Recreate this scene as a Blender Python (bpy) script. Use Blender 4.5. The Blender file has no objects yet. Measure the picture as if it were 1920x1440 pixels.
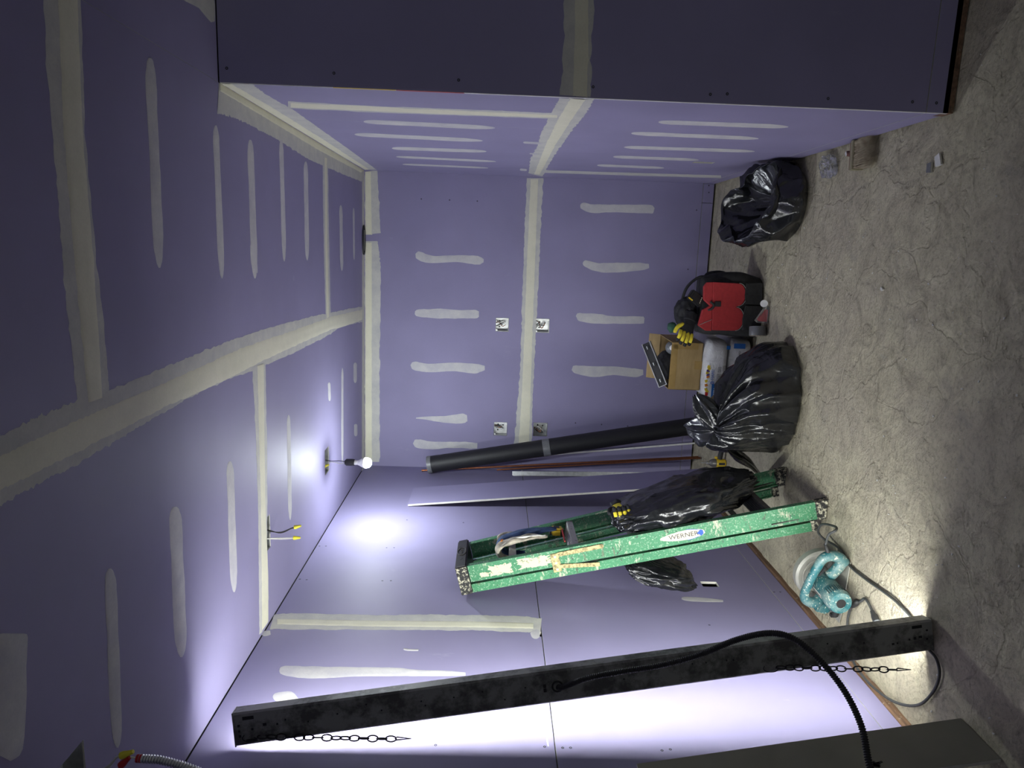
import bpy, bmesh, math, random
from mathutils import Vector, Matrix, noise
sc = bpy.context.scene
COL = sc.collection

# ------------------------------------------------------------ camera (phone held sideways)
H = 2.51                      # ceiling height
XL, XR = -1.650, 0.519        # left wall, right wall of the alcove
YB, YE = 5.257, 2.560         # back wall, front face of the wall return
YAW, PITCH, ROLL, CAMZ, FPX = 0.184976, 0.028734, 0.031047, 1.5634, 1338.5
cy, sy, cp, sp = math.cos(YAW), math.sin(YAW), math.cos(PITCH), math.sin(PITCH)
fwd = Vector((-sy*cp, cy*cp, -sp)); r0 = Vector((cy, sy, 0)); u0 = r0.cross(fwd)
rgt = r0*math.cos(ROLL) + u0*math.sin(ROLL); upv = u0*math.cos(ROLL) - r0*math.sin(ROLL)
cam_d = bpy.data.cameras.new('camera'); cam = bpy.data.objects.new('camera', cam_d); COL.objects.link(cam)
cx, cyv, cz = -upv, rgt, -fwd
cam.matrix_world = Matrix(((cx.x, cyv.x, cz.x, 0), (cx.y, cyv.y, cz.y, 0), (cx.z, cyv.z, cz.z, CAMZ), (0, 0, 0, 1)))
cam_d.sensor_fit = 'HORIZONTAL'; cam_d.sensor_width = 36.0; cam_d.lens = FPX/1920*36.0
cam_d.clip_start = 0.05; cam_d.clip_end = 60
sc.camera = cam

# ------------------------------------------------------------ world and exposure
wd = bpy.data.worlds.new('world'); sc.world = wd; wd.use_nodes = True
wd.node_tree.nodes['Background'].inputs[0].default_value = (0.9, 0.95, 1.0, 1)
wd.node_tree.nodes['Background'].inputs[1].default_value = 0.085
sc.view_settings.view_transform = 'Standard'; sc.view_settings.look = 'None'
sc.view_settings.gamma = 1.0; sc.view_settings.use_curve_mapping = False
sc.view_settings.exposure = 0.92
BULB_L, STRIP_L = 540.0, 33.5          # emission of the hanging bulb and of the strip light lens

# ------------------------------------------------------------ helpers
def link(o, parent=None):
    COL.objects.link(o)
    if parent is not None: o.parent = parent
    return o
def tag(o, label=None, cat=None, group=None, kind=None):
    if label: o['label'] = label
    if cat: o['category'] = cat
    if group: o['group'] = group
    if kind: o['kind'] = kind
    return o
def thing(name, label, cat, loc=(0, 0, 0), rot=(0, 0, 0), group=None):
    o = bpy.data.objects.new(name, None); o.empty_display_size = 0.05
    o.location = loc; o.rotation_euler = rot; link(o)
    return tag(o, label, cat, group)
def frame(o, origin, X, Z):
    """orient an object: local x along X, local z near Z"""
    X = Vector(X).normalized(); Z = Vector(Z); Y = Z.cross(X).normalized(); Z = X.cross(Y)
    o.matrix_world = Matrix(((X.x, Y.x, Z.x, origin[0]), (X.y, Y.y, Z.y, origin[1]), (X.z, Y.z, Z.z, origin[2]), (0, 0, 0, 1)))
class MB:
    def __init__(s): s.v, s.f = [], []
    def add(s, vs, fs):
        n = len(s.v); s.v += [tuple(p) for p in vs]; s.f += [tuple(i+n for i in q) for q in fs]; return s
    def box(s, c, d, R=None, bevel=0.0):
        hx, hy, hz = d[0]/2, d[1]/2, d[2]/2; c = Vector(c)
        if bevel > 0:
            bm = bmesh.new(); bmesh.ops.create_cube(bm, size=1)
            for v in bm.verts: v.co = Vector((v.co.x*d[0], v.co.y*d[1], v.co.z*d[2]))
            bmesh.ops.bevel(bm, geom=bm.edges[:], offset=bevel, segments=2, affect='EDGES')
            vs = [c + ((R @ v.co) if R else v.co) for v in bm.verts]
            bm.verts.index_update(); fs = [[v.index for v in f.verts] for f in bm.faces]; bm.free()
            return s.add(vs, fs)
        vs = [Vector((x, y, z)) for x in (-hx, hx) for y in (-hy, hy) for z in (-hz, hz)]
        if R: vs = [R @ v for v in vs]
        return s.add([c+v for v in vs], [(0, 1, 3, 2), (4, 6, 7, 5), (0, 4, 5, 1), (2, 3, 7, 6), (0, 2, 6, 4), (1, 5, 7, 3)])
    def bar(s, a, b, w, d, up=(0, 0, 1)):
        a, b = Vector(a), Vector(b); X = (b-a).normalized(); Y = Vector(up).cross(X)
        if Y.length < 1e-4: Y = Vector((0, 1, 0)).cross(X)
        Y.normalize(); Z = X.cross(Y); vs = []
        for p in (a, b):
            for i, j in ((-1, -1), (1, -1), (1, 1), (-1, 1)): vs.append(p + Y*(i*w/2) + Z*(j*d/2))
        return s.add(vs, [(3, 2, 1, 0), (4, 5, 6, 7), (0, 1, 5, 4), (1, 2, 6, 5), (2, 3, 7, 6), (3, 0, 4, 7)])
    def tube(s, path, r, n=10, caps=True, closed=False):
        P = [Vector(p) for p in path]; m = len(P); rr = r if isinstance(r, (list, tuple)) else [r]*m
        vs = []; prev = None
        for i in range(m):
            if closed: t = P[(i+1) % m]-P[i-1]
            else: t = P[min(i+1, m-1)]-P[max(i-1, 0)]
            t.normalize()
            if prev is None:
                a = Vector((0, 0, 1)) if abs(t.z) < .9 else Vector((1, 0, 0))
                N = a.cross(t).normalized()
            else: N = (prev - t*prev.dot(t)).normalized()
            prev = N; B = t.cross(N)
            for k in range(n):
                a = 2*math.pi*k/n; vs.append(P[i] + (N*math.cos(a)+B*math.sin(a))*rr[i])
        fs = []
        for i in range(m if closed else m-1):
            j = (i+1) % m
            for k in range(n): fs.append((i*n+k, i*n+(k+1) % n, j*n+(k+1) % n, j*n+k))
        if caps and not closed: fs += [tuple(range(n-1, -1, -1)), tuple(range((m-1)*n, m*n))]
        return s.add(vs, fs)
    def cyl(s, a, b, r, n=24, r2=None): return s.tube([a, b], [r, r if r2 is None else r2], n)
    def lathe(s, prof, n=24, M=None):
        vs = []; m = len(prof)
        for (r, z) in prof:
            for k in range(n):
                a = 2*math.pi*k/n; p = Vector((r*math.cos(a), r*math.sin(a), z)); vs.append(M @ p if M else p)
        fs = []
        for i in range(m-1):
            for k in range(n): fs.append((i*n+k, i*n+(k+1) % n, (i+1)*n+(k+1) % n, (i+1)*n+k))
        fs += [tuple(range(n-1, -1, -1)), tuple(range((m-1)*n, m*n))]
        return s.add(vs, fs)
    def prism(s, poly, O, A, B, N, h):
        """polygon (a,b) in plane O + a*A + b*B, extruded by h along N"""
        O, A, B, N = Vector(O), Vector(A), Vector(B), Vector(N); n = len(poly)
        lo = [O + A*p[0] + B*p[1] for p in poly]; hi = [p + N*h for p in lo]
        fs = [tuple(range(n-1, -1, -1)), tuple(range(n, 2*n))] + [(i, (i+1) % n, (i+1) % n+n, i+n) for i in range(n)]
        return s.add(lo+hi, fs)
    def grid(s, fn, nu, nv, wrap=False):
        n0 = len(s.v); vs = [fn(i, j) for i in range(nu) for j in range(nv)]; fs = []
        for i in range(nu-1):
            for j in range(nv if wrap else nv-1):
                k = (j+1) % nv; fs.append((i*nv+j, i*nv+k, (i+1)*nv+k, (i+1)*nv+j))
        return s.add(vs, fs)
    def build(s, name, mat, parent=None, smooth=False, auto=None, fix=True):
        me = bpy.data.meshes.new(name); me.from_pydata(s.v, [], s.f); me.update()
        if fix:
            bm = bmesh.new(); bm.from_mesh(me); bmesh.ops.recalc_face_normals(bm, faces=bm.faces[:]); bm.to_mesh(me); bm.free()
        if smooth:
            for p in me.polygons: p.use_smooth = True
        if auto is not None: me.set_sharp_from_angle(angle=math.radians(auto))
        me.materials.append(mat); o = bpy.data.objects.new(name, me); return link(o, parent)
def smoothline(pts, n=8):
    """Catmull-Rom through points"""
    P = [Vector(p) for p in pts]; P = [P[0]*2-P[1]] + P + [P[-1]*2-P[-2]]; out = []
    for i in range(1, len(P)-2):
        for k in range(n):
            t = k/n; a, b, c, d = P[i-1], P[i], P[i+1], P[i+2]
            out.append(((b*2) + (c-a)*t + (a*2-b*5+c*4-d)*t*t + (b*3-a-c*3+d)*t*t*t)*0.5)
    out.append(P[-2]); return out
def copy_tree(o, parent=None):
    c = o.copy(); link(c, parent)
    for ch in list(o.children): copy_tree(ch, c)
    return c
def text_mesh(body, size, mat, parent, O, A, B, depth=0.0004, name='lettering', align='CENTER', squash=1.0):
    """flat lettering as real geometry: origin O, reading direction A, up B"""
    cu = bpy.data.curves.new(name, 'FONT'); cu.body = body; cu.size = size; cu.align_x = align; cu.align_y = 'CENTER'
    cu.extrude = depth; cu.resolution_u = 2
    to = bpy.data.objects.new(name, cu); COL.objects.link(to)
    dg = bpy.context.evaluated_depsgraph_get(); me = bpy.data.meshes.new_from_object(to.evaluated_get(dg))
    bpy.data.objects.remove(to); bpy.data.curves.remove(cu)
    A = Vector(A).normalized(); B = Vector(B).normalized(); N = A.cross(B); O = Vector(O)
    for v in me.vertices: v.co = O + A*v.co.x*squash + B*v.co.y + N*v.co.z
    me.materials.clear(); me.materials.append(mat)
    o = bpy.data.objects.new(name, me); return link(o, parent)
# ------------------------------------------------------------ materials
MATS = {}
def mk(name):
    m = bpy.data.materials.new(name); m.use_nodes = True; nt = m.node_tree
    b = nt.nodes['Principled BSDF']; MATS[name] = m
    return m, nt, b
def nd(nt, t, **kw):
    n = nt.nodes.new(t)
    for k, v in kw.items(): setattr(n, k, v)
    return n
def ramp(nt, src, stops, interp='LINEAR'):
    r = nd(nt, 'ShaderNodeValToRGB'); e = r.color_ramp.elements; r.color_ramp.interpolation = interp
    while len(e) < len(stops): e.new(0.5)
    for i, (p, c) in enumerate(stops):
        e[i].position = p; e[i].color = (c[0], c[1], c[2], 1) if isinstance(c, (tuple, list)) else (c, c, c, 1)
    nt.links.new(src, r.inputs[0]); return r.outputs[0]
def tex(nt, scale, detail=4, rough=0.55, coord=None, dist=0.0, stretch=None):
    tc = nd(nt, 'ShaderNodeTexCoord'); src = tc.outputs[coord or 'Object']
    if stretch:
        mp = nd(nt, 'ShaderNodeMapping'); mp.inputs['Scale'].default_value = stretch; nt.links.new(src, mp.inputs[0]); src = mp.outputs[0]
    n = nd(nt, 'ShaderNodeTexNoise'); n.inputs['Scale'].default_value = scale; n.inputs['Detail'].default_value = detail
    n.inputs['Roughness'].default_value = rough; n.inputs['Distortion'].default_value = dist
    nt.links.new(src, n.inputs['Vector']); return n.outputs['Fac']
def mix(nt, fac, a, b, mode='MIX'):
    m = nd(nt, 'ShaderNodeMix', data_type='RGBA', blend_type=mode)
    for sock, v in ((m.inputs[0], fac), (m.inputs[6], a), (m.inputs[7], b)):
        if isinstance(v, (int, float)): sock.default_value = v
        elif isinstance(v, (tuple, list)): sock.default_value = (v[0], v[1], v[2], 1)
        else: nt.links.new(v, sock)
    return m.outputs[2]
def bump(nt, b, h, dist=0.002, strength=0.5):
    n = nd(nt, 'ShaderNodeBump'); n.inputs['Distance'].default_value = dist; n.inputs['Strength'].default_value = strength
    nt.links.new(h, n.inputs['Height'])
    last = b.inputs['Normal'].links[0].from_socket if b.inputs['Normal'].links else None
    if last is not None: nt.links.new(last, n.inputs['Normal'])
    nt.links.new(n.outputs[0], b.inputs['Normal'])
def plain(name, col, rough=0.5, metal=0.0, var=0.12, scale=30, spec=0.5, bmp=0.0, bscale=80, coat=0.0):
    m, nt, b = mk(name)
    f = tex(nt, scale, 3)
    lo = tuple(c*(1-var) for c in col); hi = tuple(min(1, c*(1+var)) for c in col)
    nt.links.new(ramp(nt, f, [(0.3, lo), (0.7, hi)]), b.inputs['Base Color'])
    b.inputs['Roughness'].default_value = rough; b.inputs['Metallic'].default_value = metal
    b.inputs['Specular IOR Level'].default_value = spec; b.inputs['Coat Weight'].default_value = coat
    if bmp: bump(nt, b, tex(nt, bscale, 3), bmp, 0.6)
    return m
PURPLE = (0.262, 0.240, 0.385)
CREAM = (0.66, 0.645, 0.50)
def m_drywall():
    m, nt, b = mk('purple_drywall')
    f = tex(nt, 2.2, 3); g = tex(nt, 900, 2)
    c = ramp(nt, f, [(0.3, tuple(x*0.93 for x in PURPLE)), (0.7, tuple(x*1.06 for x in PURPLE))])
    c = mix(nt, 0.10, c, ramp(nt, g, [(0.3, 0.10), (0.7, 0.9)]), 'OVERLAY')
    sm = tex(nt, 9, 6, 0.75, stretch=(1, 1, .35)); c = mix(nt, ramp(nt, sm, [(0.66, 0.0), (0.80, 0.30)]), c, (0.52, 0.50, 0.60))
    nt.links.new(c, b.inputs['Base Color']); b.inputs['Roughness'].default_value = 0.62; b.inputs['Specular IOR Level'].default_value = 0.35
    bump(nt, b, g, 0.0004, 0.25)
    return m
def m_mud(name, thin, cream):
    m, nt, b = mk(name)
    f = tex(nt, 14, 5, 0.6); g = tex(nt, 160, 4)
    base = mix(nt, ramp(nt, f, [(0.25, 0.0), (0.75, 1.0)]), thin, cream)
    c = mix(nt, ramp(nt, g, [(0.35, 0.0), (0.7, 0.22)]), base, tuple(x*0.8 for x in thin))
    nt.links.new(c, b.inputs['Base Color']); b.inputs['Roughness'].default_value = 0.8; b.inputs['Specular IOR Level'].default_value = 0.25
    bump(nt, b, f, 0.002, 0.35); bump(nt, b, g, 0.0006, 0.3)
    return m
def m_concrete():
    m, nt, b = mk('rough_concrete')
    big = tex(nt, 1.3, 5, 0.6, dist=0.8); mid = tex(nt, 9, 8, 0.68, dist=1.2); fine = tex(nt, 70, 6, 0.7); grit = tex(nt, 320, 3, .6)
    c = ramp(nt, mid, [(0.28, (0.30, 0.265, 0.185)), (0.44, (0.50, 0.455, 0.325)), (0.58, (0.62, 0.575, 0.405)), (0.75, (0.72, 0.67, 0.48))])
    c = mix(nt, ramp(nt, big, [(0.35, 0.0), (0.65, 0.45)]), c, (0.46, 0.405, 0.33))
    c = mix(nt, ramp(nt, tex(nt, 2.6, 4, .6, dist=1.0), [(0.60, 0.0), (0.72, 0.55)]), c, (0.33, 0.30, 0.26))
    c = mix(nt, ramp(nt, tex(nt, 3.4, 6, .7, dist=1.5), [(0.66, 0.0), (0.74, 0.5)]), c, (0.30, 0.33, 0.36))
    c = mix(nt, ramp(nt, tex(nt, 5.1, 6, .7, dist=1.1), [(0.70, 0.0), (0.78, 0.5)]), c, (0.36, 0.20, 0.13))
    c = mix(nt, ramp(nt, fine, [(0.3, 0.45), (0.5, 0.0)]), c, (0.13, 0.115, 0.095))
    c = mix(nt, ramp(nt, fine, [(0.62, 0.0), (0.8, 0.35)]), c, (0.60, 0.57, 0.47))
    nt.links.new(c, b.inputs['Base Color']); b.inputs['Roughness'].default_value = 0.9; b.inputs['Specular IOR Level'].default_value = 0.2
    # trowel ridges and cracks in the relief
    tc = nd(nt, 'ShaderNodeTexCoord'); mp = nd(nt, 'ShaderNodeMapping'); mp.inputs['Scale'].default_value = (1, 1, 0.01); nt.links.new(tc.outputs['Object'], mp.inputs[0])
    nz = nd(nt, 'ShaderNodeTexNoise'); nz.inputs['Scale'].default_value = 3.0; nz.inputs['Detail'].default_value = 5; nt.links.new(mp.outputs[0], nz.inputs['Vector'])
    ad = nd(nt, 'ShaderNodeVectorMath', operation='MULTIPLY_ADD'); ad.inputs[1].default_value = (0.7, 0.7, 0.0); nt.links.new(nz.outputs['Color'], ad.inputs[0]); nt.links.new(mp.outputs[0], ad.inputs[2])
    vo = nd(nt, 'ShaderNodeTexVoronoi', feature='DISTANCE_TO_EDGE'); vo.inputs['Scale'].default_value = 2.6; nt.links.new(ad.outputs[0], vo.inputs['Vector'])
    ck = ramp(nt, vo.outputs['Distance'], [(0.0, 0.0), (0.012, 0.0), (0.03, 1.0)])
    gate = ramp(nt, tex(nt, 1.7, 2), [(0.54, 1.0), (0.60, 0.0)])
    ck2 = mix(nt, 1.0, ck, gate, 'ADD')
    bump(nt, b, mid, 0.035, 0.6); bump(nt, b, tex(nt, 28, 6, .7, dist=.8), 0.012, 0.75); bump(nt, b, fine, 0.006, 0.8); bump(nt, b, grit, 0.002, 0.5); bump(nt, b, ck2, 0.010, 0.5)
    return m
def m_plastic_bag():
    m, nt, b = mk('black_bag_plastic')
    b.inputs['Base Color'].default_value = (0.012, 0.013, 0.015, 1); b.inputs['Roughness'].default_value = 0.22
    b.inputs['Specular IOR Level'].default_value = 0.75
    f = tex(nt, 22, 4, 0.55, dist=1.2); g = tex(nt, 5, 2, .5, dist=2.5)
    bump(nt, b, g, 0.03, 0.35); bump(nt, b, f, 0.006, 0.35)
    return m
def m_fiberglass():
    m, nt, b = mk('green_fiberglass')
    base = ramp(nt, tex(nt, 5, 3), [(0.3, (0.040, 0.20, 0.088)), (0.7, (0.065, 0.27, 0.125))])
    sp_ = tex(nt, 120, 4, .7); c = mix(nt, ramp(nt, sp_, [(0.56, 0), (0.64, 0.7)]), base, (0.50, 0.62, 0.46))
    dk = tex(nt, 75, 3, .6, stretch=(.5, 1, 1)); c = mix(nt, ramp(nt, dk, [(0.62, 0), (0.66, 0.85)]), c, (0.05, 0.07, 0.05))
    sc_ = tex(nt, 16, 6, .75, stretch=(.35, 1, 1)); c = mix(nt, ramp(nt, sc_, [(0.58, 0), (0.62, 0.8)]), c, (0.60, 0.58, 0.43))
    br = tex(nt, 22, 5, .7, dist=.6, stretch=(.3, 1, 1)); c = mix(nt, ramp(nt, br, [(0.61, 0), (0.65, 0.7)]), c, (0.16, 0.13, 0.09))
    nt.links.new(c, b.inputs['Base Color']); b.inputs['Roughness'].default_value = 0.5; bump(nt, b, sp_, 0.0008, 0.5)
    return m
def m_crust(name, dark, light, lo=0.42, hi=0.55, scale=60, rough=0.75, metal=0.0):
    m, nt, b = mk(name)
    f = tex(nt, scale, 6, 0.7); c = ramp(nt, f, [(lo, dark), (hi, light)])
    nt.links.new(c, b.inputs['Base Color']); b.inputs['Roughness'].default_value = rough; b.inputs['Metallic'].default_value = metal
    bump(nt, b, f, 0.0015, 0.5); return m
def m_emit(name, col, s):
    m, nt, b = mk(name); b.inputs['Base Color'].default_value = (0.9, 0.9, 0.9, 1)
    b.inputs['Emission Color'].default_value = (*col, 1); b.inputs['Emission Strength'].default_value = s; return m
def m_clear(name, col, rough=0.08, ior=1.45):
    m, nt, b = mk(name); b.inputs['Base Color'].default_value = (*col, 1); b.inputs['Transmission Weight'].default_value = 0.9
    b.inputs['Roughness'].default_value = rough; b.inputs['IOR'].default_value = ior; return m
def m_wood(name, lo, hi, stretch=(1, 12, 12)):
    m, nt, b = mk(name); f = tex(nt, 6, 6, .65, stretch=stretch); g = tex(nt, 50, 5, .7)
    c = ramp(nt, f, [(0.3, lo), (0.7, hi)]); c = mix(nt, ramp(nt, g, [(0.6, 0), (0.7, .5)]), c, (0.55, 0.50, 0.40))
    nt.links.new(c, b.inputs['Base Color']); b.inputs['Roughness'].default_value = .85; bump(nt, b, g, .002, .6); return m
m_drywall()
m_mud('thin_compound', (0.46, 0.45, 0.49), (0.62, 0.61, 0.58))
m_mud('bedding_compound', (0.47, 0.47, 0.46), (0.63, 0.62, 0.55))
m_mud('taped_compound', (0.68, 0.665, 0.52), (0.76, 0.74, 0.58))
m_concrete(); m_plastic_bag(); m_fiberglass()
plain('gypsum_core', (0.62, 0.61, 0.54), 0.9, var=.1, bmp=.001)
plain('cavity_dark', (0.035, 0.033, 0.032), 0.9)
m_wood('sill_wood', (0.07, 0.042, 0.026), (0.24, 0.135, 0.075), (12, 1, 12))
plain('screw_black', (0.01, 0.01, 0.012), 0.5)
plain('galvanised', (0.62, 0.63, 0.62), 0.32, 1.0, var=.15, scale=45)
m_crust('dirty_steel', (0.10, 0.10, 0.092), (0.30, 0.305, 0.28), .42, .56, 9, .55, .15)
plain('chain_black', (0.02, 0.02, 0.022), 0.4, .5)
plain('black_plastic', (0.016, 0.016, 0.018), 0.45, var=.2)
plain('black_rubber', (0.02, 0.02, 0.02), 0.6, var=.2)
plain('white_plastic', (0.75, 0.75, 0.73), 0.4)
plain('yellow_plastic', (0.72, 0.50, 0.03), 0.4)
plain('yellow_nut', (0.80, 0.72, 0.05), 0.4)
plain('red_plastic', (0.45, 0.02, 0.02), 0.4)
plain('copper', (0.36, 0.14, 0.07), 0.4, .9)
plain('bare_wire_white', (0.70, 0.70, 0.66), 0.5)
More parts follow.
